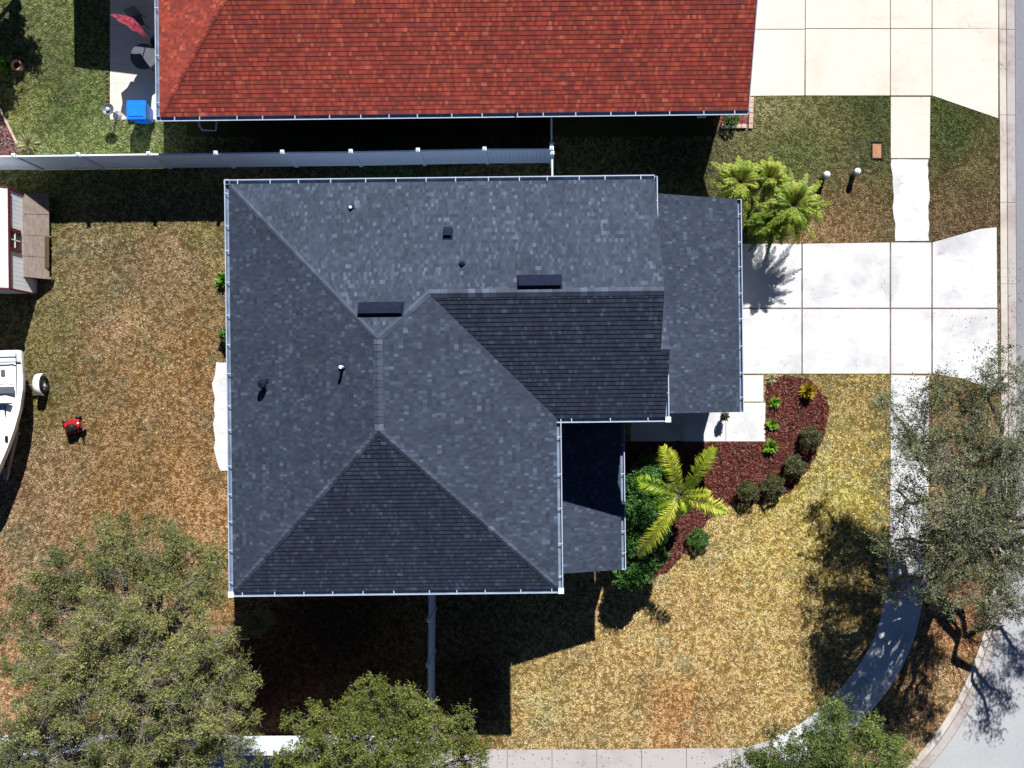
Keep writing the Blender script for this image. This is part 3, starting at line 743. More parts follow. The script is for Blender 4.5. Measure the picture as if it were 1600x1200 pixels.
for (px_, py_, hh, rr, mat_) in ((549, 325, .16, .045, 'pvc'), (722, 413, .14, .04, 'dark_metal'), (536, 574, .34, .05, 'pvc')):
    c = on_roof(px_, py_); mb = MB(); mb.tube([c-Vector((0, 0, .1)), c+Vector((0, 0, hh))], rr, 12); v_ = mb.build('vent_pipe', M[mat_], house)
    mb = MB(); mb.lathe([(rr+.06, .0), (rr+.01, .06)], 14, c+Vector((0, 0, .02))); mb.build('flashing', M['dark_metal'], v_)
c = on_roof(700, 366); Mx = slopeM(Nn, PITCH); mb = MB(); mb.box(c+Mx @ Vector((0, 0, .05)), (.2, .28, .1), M=Mx); mb.box(c+Mx @ Vector((0, 0, .012)), (.3, .4, .012), M=Mx); mb.box(c+Mx @ Vector((0, -.02, .12)), (.24, .3, .02), M=Mx); mb.build('exhaust_vent', M['dark_metal'], house)
c = on_roof(413, 600); Mx = slopeM(Ww, PITCH); mb = MB(); mb.tube([c-Vector((0, 0, .1)), c+Vector((0, 0, .22))], .06, 12); mb.lathe([(.02, .34), (.12, .30), (.14, .22), (.13, .22)], 14, c); mb.box(c+Vector((.12, .1, .05)), (.12, .1, .1)); mb.build('turbine_vent', M['dark_metal'], house)

# ================================================================== neighbour's house (red roof)
NO = W(700, 0, 0)
nh = empty('house', NO, THETA, 'single storey neighbouring house with bright red shingled roof', 'house')
nl = lambda px, py, z: loc(px, py, z, NO)
ZN = 2.7; PS = .45; PW = .54
nx0 = nl(243, 100, ZN).x+.13; nx1 = nl(1169, 150, ZN).x; nyb = (nl(245, 186, ZN).y+nl(1168, 180, ZN).y)/2+.13
run = 5.6; nyr = nyb+run; znr = ZN+run*PS; nyt = nyr+run; hipx = nx0+run*PS/PW
rn = Roof(e=.145, t=.0085)
rn.plane([(nx0, nyb), (nx1, nyb), (nx1, nyr), (hipx, nyr)], (nx0, nyb), Ss, PS, ZN)
rn.plane([(nx0, nyb), (nx0, nyt), (hipx, nyr)], (nx0, nyb), Ww, PW, ZN)
rn.plane([(nx0, nyt), (nx1, nyt), (nx1, nyr), (hipx, nyr)], (nx0, nyt), Nn, PS, ZN)
rn.caps((nx1, nyr, znr), (hipx, nyr, znr), down(Nn, PS), down(Ss, PS)); rn.caps((nx0+.1, nyb+.1*PW/PS, ZN+.05), (hipx, nyr, znr), down(Ss, PS), down(Ww, PW), w=.13, lift=.012)
rn.build('roof', M['shingle_red'], nh, M['door'])
gutter(nh, (nx0-.15, nyb), (nx1, nyb), (0, -1), ZN-.01, hang=1.05, w=.14); gutter(nh, (nx0, nyb-.15), (nx0, nyt), (-1, 0), ZN-.012, hang=1.5)
mb = MB(); mb.box((nx1+.012, nyb+run/2, 0), (.024, .01, .01))
mb = MB()
for s_, ya, yb2 in ((1, nyb, nyr), (-1, nyt, nyr)): mb.bar((nx1+.015, ya, ZN-.06), (nx1+.015, yb2, znr-.06), .03, .16)
mb.split('rake_board', M['pvc'], nh)
wallm = MB(); wallm.prism([(nx0+.45, nyb+.74), (nx1-.38, nyb+.74), (nx1-.38, nyt-.45), (nx0+.45, nyt-.45)], 0, ZN-.02)
wallm.add([(nx1-.39, nyb+.74, ZN-.02), (nx1-.39, nyt-.45, ZN-.02), (nx1-.39, nyr, znr-.2)], [(0, 1, 2)])
wallm.build('wall', M['stucco2'], nh)
for xx in (nx0+3, nx0+8, nx0+14): window(nh, (xx, nyb+.74, 1.5), 1.2, 1.1, (0, -1))
mb = MB()
for k in range(4): mb.box((nx1-.37, nyb+3.4, .28+k*.54), (.06, 4.9, .52))
mb.build('garage_door', M['door'], nh)
# rear wing whose roof throws the shadow over the patio lawn
wx0 = loc(147+3, -14, 0, NO).x; wy0 = loc(147, -16, 0, NO).y
wing = Roof(e=.145, t=.012); wing.plane([(wx0, wy0), (wx0, wy0+7), (nx0+.2, wy0+7), (nx0+.2, wy0)], (wx0, wy0), Ww, .12, ZN-.05)
wing.build('lanai_roof', M['shingle_red'], nh, M['door'])
for yy in (wy0+.3, wy0+6.7):
    mb = MB(); mb.box((wx0+.3, yy, 1.3), (.18, .18, 2.58)); mb.build('lanai_post', M['door'], nh)
# bent downspout below the gutter
mb = MB(); p_ = [W(310, 187, 2.55), W(312, 197, 2.4), W(316, 203, 2.3), W(337, 204, 2.2)]
p_ = [Vector((*rotm((q.x-NO.x, q.y-NO.y), -THETA), q.z)) for q in p_]
p_.append(Vector((p_[-1].x+.02, nyb+.68, 2.05))); p_.append(Vector((p_[-1].x, nyb+.68, .1)))
mb.tube(p_, .035, 8); mb.build('downspout', M['white_metal'], nh, smooth=True)
mb = MB(); c = nl(806, 172, ZN+.4); zc = ZN+(c.y-nyb)*PS; mb.tube([(c.x, c.y, zc-.05), (c.x+.01, c.y, zc+.3)], .03, 8); mb.build('vent_pipe', M['black'], nh)
mb = MB(); c = nl(1096, 183, 2.3); mb.box((c.x, c.y+.05, 2.3), (.3, .12, .08)); mb.build('flood_light', M['white_metal'], nh)

# ================================================================== fences
def fence(name, pts, zt, label, group=None, posts_over=.1, grooves=True, capw=.14):
    """pts: ground world xy of posts"""
    f = empty(name, (pts[0][0], pts[0][1], 0), 0, label, 'fence', group); O = Vector((pts[0][0], pts[0][1], 0))
    for i in range(len(pts)-1):
        a = Vector((*pts[i], 0))-O; b = Vector((*pts[i+1], 0))-O; d = (b-a).normalized(); a += d*.06; b -= d*.06
        mb = MB(); n = max(1, int((b-a).length/.15))
        for k in range(n):
            p = a.lerp(b, k/n); q = a.lerp(b, (k+1)/n); mb.bar(p+d*.003+Vector((0, 0, zt/2)), q-d*.003+Vector((0, 0, zt/2)), .022, zt-.12)
        mb.build('panel', M['pvc'], f)
        mb = MB(); mb.bar(a+Vector((0, 0, zt-.04)), b+Vector((0, 0, zt-.04)), .055, .09); mb.bar(a+Vector((0, 0, .12)), b+Vector((0, 0, .12)), .05, .12); mb.split('rail', M['pvc'], f)
    for i, p in enumerate(pts):
        c = Vector((*p, 0))-O; mb = MB(); mb.box(c+Vector((0, 0, (zt+posts_over)/2)), (.12, .12, zt+posts_over)); z = zt+posts_over
        w = capw/2; mb.add([c+Vector(q) for q in ((-w, -w, z), (w, -w, z), (w, w, z), (-w, w, z), (-w, -w, z+.025), (w, -w, z+.025), (w, w, z+.025), (-w, w, z+.025), (0, 0, z+.07))],
            [(0, 3, 2, 1), (0, 1, 5, 4), (1, 2, 6, 5), (2, 3, 7, 6), (3, 0, 4, 7), (4, 5, 8), (5, 6, 8), (6, 7, 8), (7, 4, 8)])
        mb.build('post', M['pvc'], f)
    return f
ZF = 1.83
fp = [(21-105*3, 243), (21-105*2, 243), (21-105, 243), (21, 243), (122, 241.5), (232, 240), (337, 239), (441, 237.5), (548, 236.5), (653, 234.5), (757, 232.5), (862, 232)]
fw = [tuple(W(a, b, ZF+.1)[:2]) for a, b in fp]
fence('fence', fw, ZF, 'long white vinyl fence running between the grey and red roofed houses')
gfp = [W(862, 176, ZF), W(862, 201, ZF)]
cx_, cy_ = fw[-1]
fence('fence', [(cx_, cy_+2.05-.0), (cx_, cy_+.14)], ZF, 'short white fence section from the red roofed house to the long fence')
fence('fence', [(cx_+.02, cy_-.14), (cx_+.04, cy_-2.3)], ZF-.05, 'short white gate section between the long fence and the grey roofed house')
sp = [tuple(W(x_, y_, ZF)[:2]) for x_, y_ in ((671, 880), (670.5, 968), (669.5, 1038), (669, 1108), (669, 1178))]
fence('fence', sp, ZF, 'white side yard fence in the shade south of the grey roofed house', capw=.15)
sp2 = [tuple(W(669-103*k-8, 1179, ZF)[:2]) for k in range(0, 10)]
fence('fence', sp2, ZF, 'white rear fence running along the bottom sidewalk under the trees')

# ================================================================== foliage helpers
def leaf_mesh(name, C, size, mat, parent, tint, flat=.35, aspect=.45):
    """C (n,3) leaf centres -> rhombic leaves with random facing (biased upward by flat)"""
    n = len(C); ax = rng.normal(size=(n, 3)); ax[:, 2] *= (1-flat); ax /= np.linalg.norm(ax, axis=1)[:, None]
    nr = rng.normal(size=(n, 3)); nr[:, 2] = np.abs(nr[:, 2])+flat*2; sd = np.cross(ax, nr); sd /= np.linalg.norm(sd, axis=1)[:, None]
    l = size*rng.uniform(.6, 1.25, n)[:, None]; w = l*aspect
    v = np.empty((n, 4, 3)); v[:, 0] = C-ax*l; v[:, 1] = C+sd*w; v[:, 2] = C+ax*l; v[:, 3] = C-sd*w
    return attr_mesh(name, v.reshape(-1, 3), np.arange(n*4).reshape(n, 4), mat, {'tint': ('FLOAT', tint)}, parent)
def bez(a, b, n=5, sag=.15, jit=.15):
    a = Vector(a); b = Vector(b); L_ = (b-a).length; pts = []
    for i in range(n+1):
        t = i/n; p = a.lerp(b, t); p.z += sag*L_*math.sin(math.pi*t)
        if 0 < i < n: p += Vector((random.gauss(0, 1), random.gauss(0, 1), random.gauss(0, .6)))*jit*L_/n
        pts.append(p)
    return pts
def tree(base, lobes, leafm, twigm, label, nclump=26, nleaf=170, leaf=.055, clump_r=.42, twigs=9, trunk_r=.16, fork=1.6, name='oak_tree', cat='tree', tone=0.0, ntw_len=.35, group=None):
    """lobes: (px,py,z,r_px) pixels where each limb's foliage is seen"""
    B = W(*base); t = empty(name, B, 0, label, cat, group)
    wood = MB(); tw = MB()
    top = Vector((0, 0, fork)); wood.tube([(0, 0, -.05), (.03, .02, fork*.3), (-.02, .03, fork*.7), top], [trunk_r*1.3, trunk_r, trunk_r*.92, trunk_r*.85], 12)
    Cs = []; Ts = []
    for (px, py, z, rp) in lobes:
        c = W(px, py, z)-B; r = rp*(H-z)/F
        mid = top.lerp(c, .55)+Vector((0, 0, .25)); end = c+Vector((0, 0, -r*.15))
        limb = bez(top, end, 7, .08, .35); wood.tube(limb, [trunk_r*.62*(1-.85*i/7) +.012 for i in range(8)], 7)
        ltint = random.gauss(0, .07)+tone
        for k in range(max(7, int(nclump*(r/1.6)**2))):
            # clump centre, more on the outer shell, flattened
            u = rng.normal(size=3); u /= np.linalg.norm(u); u[2] = u[2]*.6+.12
            rad = r*rng.uniform(.03, 1.0)**.55
            cc = np.array(c)+u*rad*np.array([1, 1, .75])
            a = limb[random.randint(3, 6)]
            br = bez(a, Vector(cc), 4, .05, .3); tw.tube(br, [.022, .015, .010, .007, .004], 4, caps=False)
            for q in range(twigs):
                d = rng.normal(size=3); d /= np.linalg.norm(d); d[2] = abs(d[2])*.7
                s0 = br[random.randint(2, 4)]; e = Vector(s0)+Vector(d)*random.uniform(.5, 1.3)*ntw_len
                m_ = (s0+e)/2+Vector(rng.normal(size=3)*.04); tw.tube([s0, m_, e], [.006, .005, .003], 3, caps=False)
            m = int(nleaf*random.uniform(.4, 1.3)); cr = clump_r*random.uniform(.6, 1.25)
            # leaves strung on short sprays inside the clump
            ns = max(3, m//14); sd = rng.normal(size=(ns, 3)); sd /= np.linalg.norm(sd, axis=1)[:, None]; sd[:, 2] = np.abs(sd[:, 2])*.8-.1
            ii = rng.integers(0, ns, m); tt = rng.uniform(.15, 1, m)**.7
            P = cc+sd[ii]*(tt*cr)[:, None]+rng.normal(size=(m, 3))*.035
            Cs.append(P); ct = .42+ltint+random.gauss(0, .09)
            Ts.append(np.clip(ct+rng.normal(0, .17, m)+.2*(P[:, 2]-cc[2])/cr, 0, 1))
    wood.build('trunk', M['bark'], t, smooth=True); tw.build('branches', twigm, t, smooth=True)
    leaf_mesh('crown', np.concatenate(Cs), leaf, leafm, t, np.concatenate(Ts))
    return t
tree((292, 985), [(230, 872, 4.6, 72), (120, 915, 4.2, 78), (300, 905, 4.4, 62), (45, 1005, 4.2, 66), (200, 985, 5.6, 95), (315, 1010, 5.2, 66), (120, 1075, 5.4, 92),
    (255, 1105, 5.8, 95), (362, 1075, 4.8, 62), (45, 1140, 4.4, 75), (340, 1165, 4.8, 74), (185, 1190, 5.0, 90), (95, 1215, 4.4, 80), (395, 975, 3.9, 22), (280, 1230, 5, 70), (170, 850, 3.8, 48), (278, 845, 3.8, 40), (60, 935, 3.8, 44), (330, 880, 3.8, 30)],
    M['leaf_oak'], M['twig'], 'large spreading oak with yellow green leaves at the lower left beside the grey roof', nclump=46, nleaf=380, leaf=.034, twigs=16, trunk_r=.22, clump_r=.39, fork=2.2, ntw_len=.5)
tree((610, 1185), [(600, 1140, 3.7, 78), (500, 1145, 3.2, 62), (690, 1140, 3.0, 55), (560, 1105, 3.3, 50), (645, 1100, 3.2, 40), (640, 1195, 3.5, 82), (500, 1200, 3.0, 62), (735, 1190, 2.5, 40), (565, 1235, 3.2, 80), (445, 1195, 2.4, 28)],
    M['leaf_oak2'], M['twig'], 'rounded bushy tree over the rear fence below the side yard fence', nclump=48, nleaf=350, leaf=.036, trunk_r=.14, clump_r=.35, twigs=11, fork=1.5)
tree((1270, 1215), [(1200, 1185, 3, 52), (1290, 1150, 3.5, 62), (1372, 1168, 3.2, 52), (1270, 1205, 3.5, 80), (1140, 1208, 2.4, 36), (1310, 1112, 2.8, 30), (1390, 1215, 3, 60), (1180, 1250, 3, 60)],
    M['leaf_green'], M['twig'], 'small green leafy tree growing over the sidewalk bend at the bottom edge', nclump=46, nleaf=380, leaf=.036, trunk_r=.12, clump_r=.40, fork=1.4)
tree((1488, 815), [(1500, 625, 4.8, 58), (1572, 590, 6, 50), (1418, 690, 4, 52), (1490, 700, 5.5, 66), (1575, 690, 6, 66), (1405, 765, 4, 50), (1480, 790, 6, 66), (1565, 790, 6.5, 76),
    (1400, 845, 3.9, 46), (1500, 880, 5.5, 78), (1585, 895, 6, 66), (1450, 925, 4.5, 36), (1545, 945, 5, 36), (1650, 760, 6.2, 80), (1655, 880, 6, 60), (1640, 640, 5.6, 60), (1755, 895, 5, 44), (1790, 825, 5, 50), (1720, 960, 4.6, 30), (1395, 640, 3.6, 34), (1395, 915, 3.6, 34), (1440, 840, 4.8, 50), (1560, 955, 4.8, 44), (1450, 640, 4.4, 44)],
    M['leaf_grey'], M['twig'], 'tall sparse grey green tree casting lacy shade over the right sidewalk', nclump=46, nleaf=210, leaf=.034, clump_r=.48, twigs=14, trunk_r=.24, fork=2.4, ntw_len=.45)
tree((44, -68), [(-33, -135, 3.0, 55), (0, -90, 2.6, 40), (-60, -60, 3, 50), (-90, -120, 3, 50), (-45, -25, 2.4, 40), (-45, 40, 2.0, 34)],
    M['leaf_green'], M['twig_brown'], 'dark leafy tree at the top left corner beside the neighbouring lawn', nclump=60, nleaf=260, leaf=.06, trunk_r=.14, fork=1.4)

def shrub(px, py, h, r, leafm, label, n=1500, leaf=.03, name='round_shrub', cat='shrub', group=None, squash=.8, hollow=True, stem=True):
    B = W(px, py); t = empty(name, B, 0, label, cat, group)
    u = rng.normal(size=(n, 3)); u /= np.linalg.norm(u, axis=1)[:, None]
    rad = r*rng.uniform(.72 if hollow else .1, 1.0, n)**(.6)
    bumps = 1+.12*np.sin(u[:, 0]*7+px)+.1*np.sin(u[:, 1]*9+py)+.08*np.sin(u[:, 2]*8)
    C = u*(rad*bumps)[:, None]*np.array([1, 1, squash]); C[:, 2] += h-r*squash; C = C[C[:, 2] > .02]
    tint = np.clip(.42+rng.normal(0, .2, len(C))+.15*np.sin(C[:, 0]*11+px)*np.sin(C[:, 1]*13), 0, 1)
    leaf_mesh('foliage', C, leaf, leafm, t, tint)
    mb = MB()
    for k in range(7):
        a = random.uniform(0, 6.28); mb.tube([(0, 0, -.02), (math.cos(a)*r*.3, math.sin(a)*r*.3, h*.4), (math.cos(a)*r*.7, math.sin(a)*r*.7, h*.75)], [.02, .015, .008], 5)
    mb.build('stems', M['twig_brown'], t); return t
G_ = 'clipped round shrubs along the mulch bed edge'
shrub(1262, 683, .72, .42, M['leaf_ball'], 'olive round shrub nearest the driveway at the right edge of the mulch bed', 3400, group=G_)
shrub(1238, 728, .68, .39, M['leaf_ball'], 'brownish round shrub second from the right along the mulch bed edge', 3200, group=G_)
shrub(1203, 758, .72, .43, M['leaf_ball'], 'large olive round shrub in the middle of the row along the mulch bed edge', 3600, group=G_)
shrub(1165, 767, .70, .38, M['leaf_ball'], 'browning round shrub at the left end of the row beside the palm tip', 3000, group=G_)
shrub(1089, 841, .55, .38, M['leaf_dark'], 'dark green round shrub with a bright centre near the lower tip of the bed', 2600, group=G_)
# spiky small plants
def spiky(px, py, r, h, leafm, label, n=60, name='small_plant', group=None, w=.025, cat='plant'):
    B = W(px, py); t = empty(name, B, 0, label, cat, group)
    V = []; T = []
    for k in range(n):
        a = random.uniform(0, 6.283); e = random.uniform(.15, 1.35); L_ = r*random.uniform(.6, 1.15)
        d = Vector((math.cos(a)*math.cos(e), math.sin(a)*math.cos(e), math.sin(e)*h/r)); s_ = Vector((-math.sin(a), math.cos(a), 0))*w
        p0 = Vector((0, 0, .02)); p1 = d*L_*.55; p2 = d*L_-Vector((0, 0, .12*L_))
        V += [p0-s_*.4, p0+s_*.4, p1+s_, p1-s_]; V += [p1-s_, p1+s_, p2+s_*.15, p2-s_*.15]; ti = random.random(); T += [ti, min(1, ti+.1)]
    v = np.array([tuple(q) for q in V]); attr_mesh('leaves', v, np.arange(len(v)).reshape(-1, 4), leafm, {'tint': ('FLOAT', np.array(T))}, t); return t
spiky(1260, 611, .34, .62, M['leaf_yellow'], 'yellow leafed plant casting a dark shadow on the red mulch', 260, w=.035)
spiky(1209, 629, .28, .3, M['leaf_lime'], 'lime green plant beside the entry walk, nearest the driveway', 110, w=.035)
spiky(1206, 663, .30, .3, M['leaf_lime'], 'lime green low plant beside the entry walk, middle of three', 100, w=.035)
spiky(1203, 698, .34, .4, M['leaf_lime'], 'bushy lime green plant at the corner of the entry walk', 160, w=.04)
spiky(1205, 592, .3, .25, M['leaf_straw'], 'dry grass tuft where the driveway meets the mulch bed', 90, w=.015)
spiky(1089, 840, .22, .55, M['leaf_lime'], 'bright lime sprout rising through the dark green round shrub', 40, w=.03)
spiky(46, 226, .5, .5, M['leaf_straw'], 'pale straw grass clump at the fence corner bed', 160, w=.014, name='grass_clump')
spiky(14, 104, .4, .5, M['leaf_lime'], 'light green leafy plant beside the terracotta pot', 130, w=.04)
spiky(351, 438, .34, .45, M['leaf_lime'], 'bright green plant peeping out from the left eave of the grey roof', 160, w=.05)
shrub(361, 524, .6, .3, M['leaf_dark'], 'dark green bush under the left eave of the grey roof', 1200, leaf=.05)
shrub(1139, 190, .55, .28, M['leaf_dark'], 'small dark shrub in the brick edged corner bed of the red roofed house', 1000, leaf=.035)
shrub(1128, 650, .7, .16, M['leaf_ball'], 'small dark plant under the garage eave beside the entry walk', 500, leaf=.05, squash=1.3, hollow=False)
# hedge mass beside porch : three shrubs
def massy(lobes, leafm, label, leaf=.055, dens=1500, name='leafy_bush'):
    B = W(lobes[0][0], lobes[0][1]); t = empty(name, B, 0, label, 'bush'); Cs = []; Ts = []; mb = MB()
    for (px, py, z, rp) in lobes:
        c = np.array(W(px, py, z)-B); r = rp*(H-z)/F; n = int(dens*r*r*6); u = rng.normal(size=(n, 3)); u /= np.linalg.norm(u, axis=1)[:, None]
        C = c+u*(r*rng.uniform(.5, 1.05, n)**.5*(1+.15*np.sin(u[:, 0]*9)*np.cos(u[:, 1]*8)))[:, None]*np.array([1, 1, .7]); C = C[C[:, 2] > .03]
        Cs.append(C); Ts.append(np.clip(.4+rng.normal(0, .2, len(C)), 0, 1)); mb.tube([(c[0]*.6, c[1]*.6, 0), tuple(c)], [.03, .012], 5)
    leaf_mesh('foliage', np.concatenate(Cs), leaf, leafm, t, np.concatenate(Ts)); mb.build('stems', M['twig_brown'], t); return t
massy([(1005, 755, 1.9, 28), (1000, 800, 1.9, 30), (1035, 785, 1.6, 28), (1015, 735, 1.7, 24), (1060, 780, 1.4, 24)], M['leaf_dark'], 'dense dark green bush under the big palm fronds beside the porch')
massy([(1000, 845, 1.8, 28), (1024, 832, 1.6, 24), (1020, 868, 1.5, 24), (994, 893, 1.5, 26), (980, 902, 1.4, 22)], M['leaf_dark'], 'dark green bush at the bottom corner of the porch roof')

# palms
def frond(V, T, a, b, c, wl, n=46, droop=.35, lw_=.02, tone=.55, fold=.5):
    """quadratic rachis a-b-c with leaflets of length wl"""
    a, b, c = Vector(a), Vector(b), Vector(c)
    for i in range(n):
        t = .12+.88*i/(n-1); p = a*(1-t)**2+b*2*t*(1-t)+c*t*t; tg = ((b-a)*(1-t)+(c-b)*t).normalized()
        s_ = tg.cross(Vector((0, 0, 1))).normalized(); up = s_.cross(tg)
        l = wl*math.sin(min(1, .18+t*1.15 if t < .6 else (1.04-t)*2.1+.1)*math.pi/2)*random.uniform(.8, 1.15)
        for sg in (-1, 1):
            d = (s_*sg*random.uniform(.75, 1)+tg*random.uniform(.35, .8)+up*random.uniform(-.3, fold)).normalized()
            q1 = p+d*l*.55; q2 = p+d*l-Vector((0, 0, droop*l*random.uniform(.4, 1.2))); w = tg*lw_
            V += [p-w*.5, p+w*.5, q1+w, q1-w, q1-w, q1+w, q2+w*.15, q2-w*.15]
            ti = min(1, max(0, tone+random.gauss(0, .17))); T += [ti, min(1, ti+.08)]
def palm(base, zc, fronds, leafm, label, name='palm', trunks=((0, 0),), tr=.05, lw_=.02, group=None):
    """fronds: list of (tip px, tip py, tip z, mid rise, leaflet, count, tone)"""
    B = W(*base); t = empty(name, B, 0, label, 'palm', group); V = []; T = []; mb = MB(); tk = MB()
    cz = Vector((0, 0, zc))
    for (x_, y_) in trunks: tk.tube([(x_, y_, -.05), (x_*.6, y_*.6, zc*.5), (x_*.2, y_*.2, zc)], [tr*1.3, tr, tr*1.1], 10)
    for (tip, rise, wl, n, tone) in fronds:
        mid = cz.lerp(tip, .45)+Vector((0, 0, rise)); frond(V, T, cz, mid, tip, wl, n, lw_=lw_, tone=tone)
        pts = [cz*(1-u)**2+mid*2*u*(1-u)+tip*u*u for u in [k/8 for k in range(9)]]; mb.tube(pts, [.018*(1-.8*k/8) for k in range(9)], 5)
    v = np.array([tuple(q) for q in V]); attr_mesh('fronds', v, np.arange(len(v)).reshape(-1, 4), leafm, {'tint': ('FLOAT', np.array(T))}, t)
    mb.build('frond_stems', M['leaf_lime'] if False else M['twig_brown'], t); tk.build('trunk', M['palm_trunk'], t); return t
# big feather palm in front of the porch
pb = (1040, 757); Bp = W(*pb)
def tip(px, py, z, B): return W(px, py, z)-B
big = [(tip(1036, 698, 4.3, Bp), .5, .42, 90, .8), (tip(1116, 700, 4.5, Bp), .55, .38, 86, .58), (tip(1134, 800, 4.2, Bp), .45, .42, 90, .84),
       (tip(994, 750, 3.5, Bp), .5, .38, 76, .5), (tip(998, 868, 3.1, Bp), .9, .42, 90, .85), (tip(1048, 815, 3.2, Bp), .3, .3, 50, .45), (tip(1092, 742, 4.6, Bp), .3, .24, 40, .6),
       (tip(1020, 792, 3.3, Bp), .4, .30, 50, .35), (tip(1075, 800, 3.6, Bp), .3, .28, 40, .6), (tip(1110, 770, 4.3, Bp), .4, .26, 40, .7)]
palm(pb, 3.5, big, M['leaf_palm'], 'large feather palm with yellow green fronds in front of the porch', name='feather_palm', trunks=((0, 0), (.12, .1), (-.1, .12)), tr=.045, lw_=.015)
def pygmy(px, py, zc, r, label, n=34, tone=.5, group='fan crowned palms at the garage corner'):
    c = W(px, py, zc); bx = c.x*F/H+CX; by = CY-c.y*F/H; B = W(bx, by); fr = []
    for k in range(n):
        a = k*2.399+random.uniform(-.2, .2); q = k/n; rr = r*random.uniform(.75, 1.12)*(.5+.5*q)
        fr.append((Vector((math.cos(a)*rr, math.sin(a)*rr, zc+.55-1.05*q*random.uniform(.7, 1.1))), .45*(1-q*.4), .16, 44, tone+random.gauss(0, .13)))
    return palm((bx, by), zc, fr, M['leaf_pygmy'], label, name='pygmy_palm', tr=.06, lw_=.014, group=group)
pygmy(1238, 322, 2.1, 1.45, 'pygmy palm with a full round crown, rightmost of the cluster above the driveway', 56, .6)
pygmy(1155, 285, 1.9, 1.2, 'yellowish pygmy palm touching the top corner of the garage roof', 46, .7)
pygmy(1200, 350, 1.6, 1.05, 'dark green pygmy palm against the garage gutter next to the driveway', 44, .4)
pygmy(1200, 278, 1.9, .9, 'pygmy palm at the top middle of the cluster by the garage', 38, .66)

# ================================================================== shed
SO = W(57, 386, 0)
shed = empty('shed', SO, THETA, 'white garden shed with pale shingled roof and dark red trim at the left edge', 'shed')
sl = lambda px, py, z: loc(px, py, z, SO)
sy1 = sl(57, 313, 0).y; sy0 = sl(57, 459, 0).y; ZS = 1.9; SWd = 2.6
mb = MB(); mb.prism([(-SWd, sy0), (0, sy0), (0, sy1), (-SWd, sy1)], 0, ZS)
for yy in (sy0, sy1): mb.add([(0, yy, ZS), (-SWd, yy, ZS), (-SWd/2, yy, ZS+.62)], [(0, 1, 2)])
n = 22
for k in range(n): mb.box((.008, sy0+(k+.5)*(sy1-sy0)/n, ZS/2), (.016, (sy1-sy0)/n-.012, ZS-.02))
mb.build('wall', M['gel'], shed)
rs = Roof(e=.14, t=.01)
rs.plane([(.06, sy0-.06), (.06, sy1+.06), (-SWd/2, sy1+.06), (-SWd/2, sy0-.06)], (.06, sy0), Ee, .48, ZS+.02)
rs.plane([(-SWd-.06, sy0-.06), (-SWd-.06, sy1+.06), (-SWd/2, sy1+.06), (-SWd/2, sy0-.06)], (-SWd-.06, sy0), Ww, .48, ZS+.02)
rs.build('roof', M['shingle_white'], shed, M['red_trim'])
mb = MB(); mb.bar((.09, sy0-.07, ZS-.03), (.09, sy1+.07, ZS-.03), .02, .09)
for yy, s_ in ((sy0-.035, 1), (sy1+.035, 1)): mb.bar((.08, yy, ZS-.02), (-SWd/2, yy, ZS+.6), .04, .12); mb.box((.02, yy, ZS/2), (.07, .05, ZS)); mb.bar((0, yy, .05), (-SWd, yy, .05), .05, .1)
mb.split('trim', M['red_trim'], shed)
wy = (sl(28, 358, 1.5).y+sl(28, 392, 1.5).y)/2
mb = MB()
for s_ in (-1, 1): mb.box((.04, wy+s_*.34, 1.46), (.05, .13, .72))
mb.box((.035, wy, 1.12), (.04, .6, .05)); mb.box((.035, wy, 1.80), (.04, .6, .05)); f_ = mb.build('window', M['red_trim'], shed)
g = MB(); g.box((.026, wy, 1.46), (.02, .54, .62)); g.build('pane', M['glass'], f_); g = MB(); g.box((.045, wy, 1.46), (.02, .54, .04)); g.box((.045, wy, 1.46), (.02, .04, .62)); g.split('mullion', M['gel'], f_)
# ramp
ro = W(60, 370, 0); ramp_e = empty('wooden_ramp', ro, 0, 'weathered grey brown wooden ramp sloping down from the white shed', 'ramp')
A_ = [W(34, 302, .92)-ro, W(76, 302, .34)-ro, W(77, 437, .34)-ro, W(36, 433, .92)-ro]
mb = MB(); nb = 4
for k in range(nb):
    t0, t1 = k/nb, (k+1)/nb-.006
    q = [A_[0].lerp(A_[3], t0), A_[1].lerp(A_[2], t0), A_[1].lerp(A_[2], t1), A_[0].lerp(A_[3], t1)]
    q = [Vector(p)+Vector((0, 0, random.uniform(-.004, .004))) for p in q]; lo = [p-Vector((0, 0, .035)) for p in q]
    mb.add(q+lo, [(3, 2, 1, 0), (4, 5, 6, 7), (0, 1, 5, 4), (1, 2, 6, 5), (2, 3, 7, 6), (3, 0, 4, 7)])
mb.build('deck_boards', M['wood'], ramp_e)
mb = MB()
for t_ in (.02, .5, .98):
    a, b = A_[0].lerp(A_[3], t_), A_[1].lerp(A_[2], t_); mb.bar(a-Vector((0, 0, .1)), b-Vector((0, 0, .1)), .05, .13)
mb.split('joist', M['wood'], ramp_e)
for t_ in (.02, .98):
    for s_ in (0, 1):
        p = A_[s_].lerp(A_[3-s_], t_); mb = MB(); mb.box((p.x, p.y, (p.z-.05)/2), (.08, .08, p.z-.05)); mb.build('leg', M['wood'], ramp_e)
c = (W(65, 368, .5)+W(76, 420, .42))/2; so = empty('plank_step', (c.x, c.y, .38), 0, 'dark brown slatted step lying on the low end of the shed ramp', 'step')
mb = MB()
for k in range(3): mb.box((-.08+k*.085, 0, .05), (.07, 1.15, .03))
mb.split('slat', M['mat'], so); mb = MB()
for s_ in (-.5, 0, .5): mb.box((0, s_, .015), (.24, .06, .035))
mb.split('cleat', M['mat'], so)

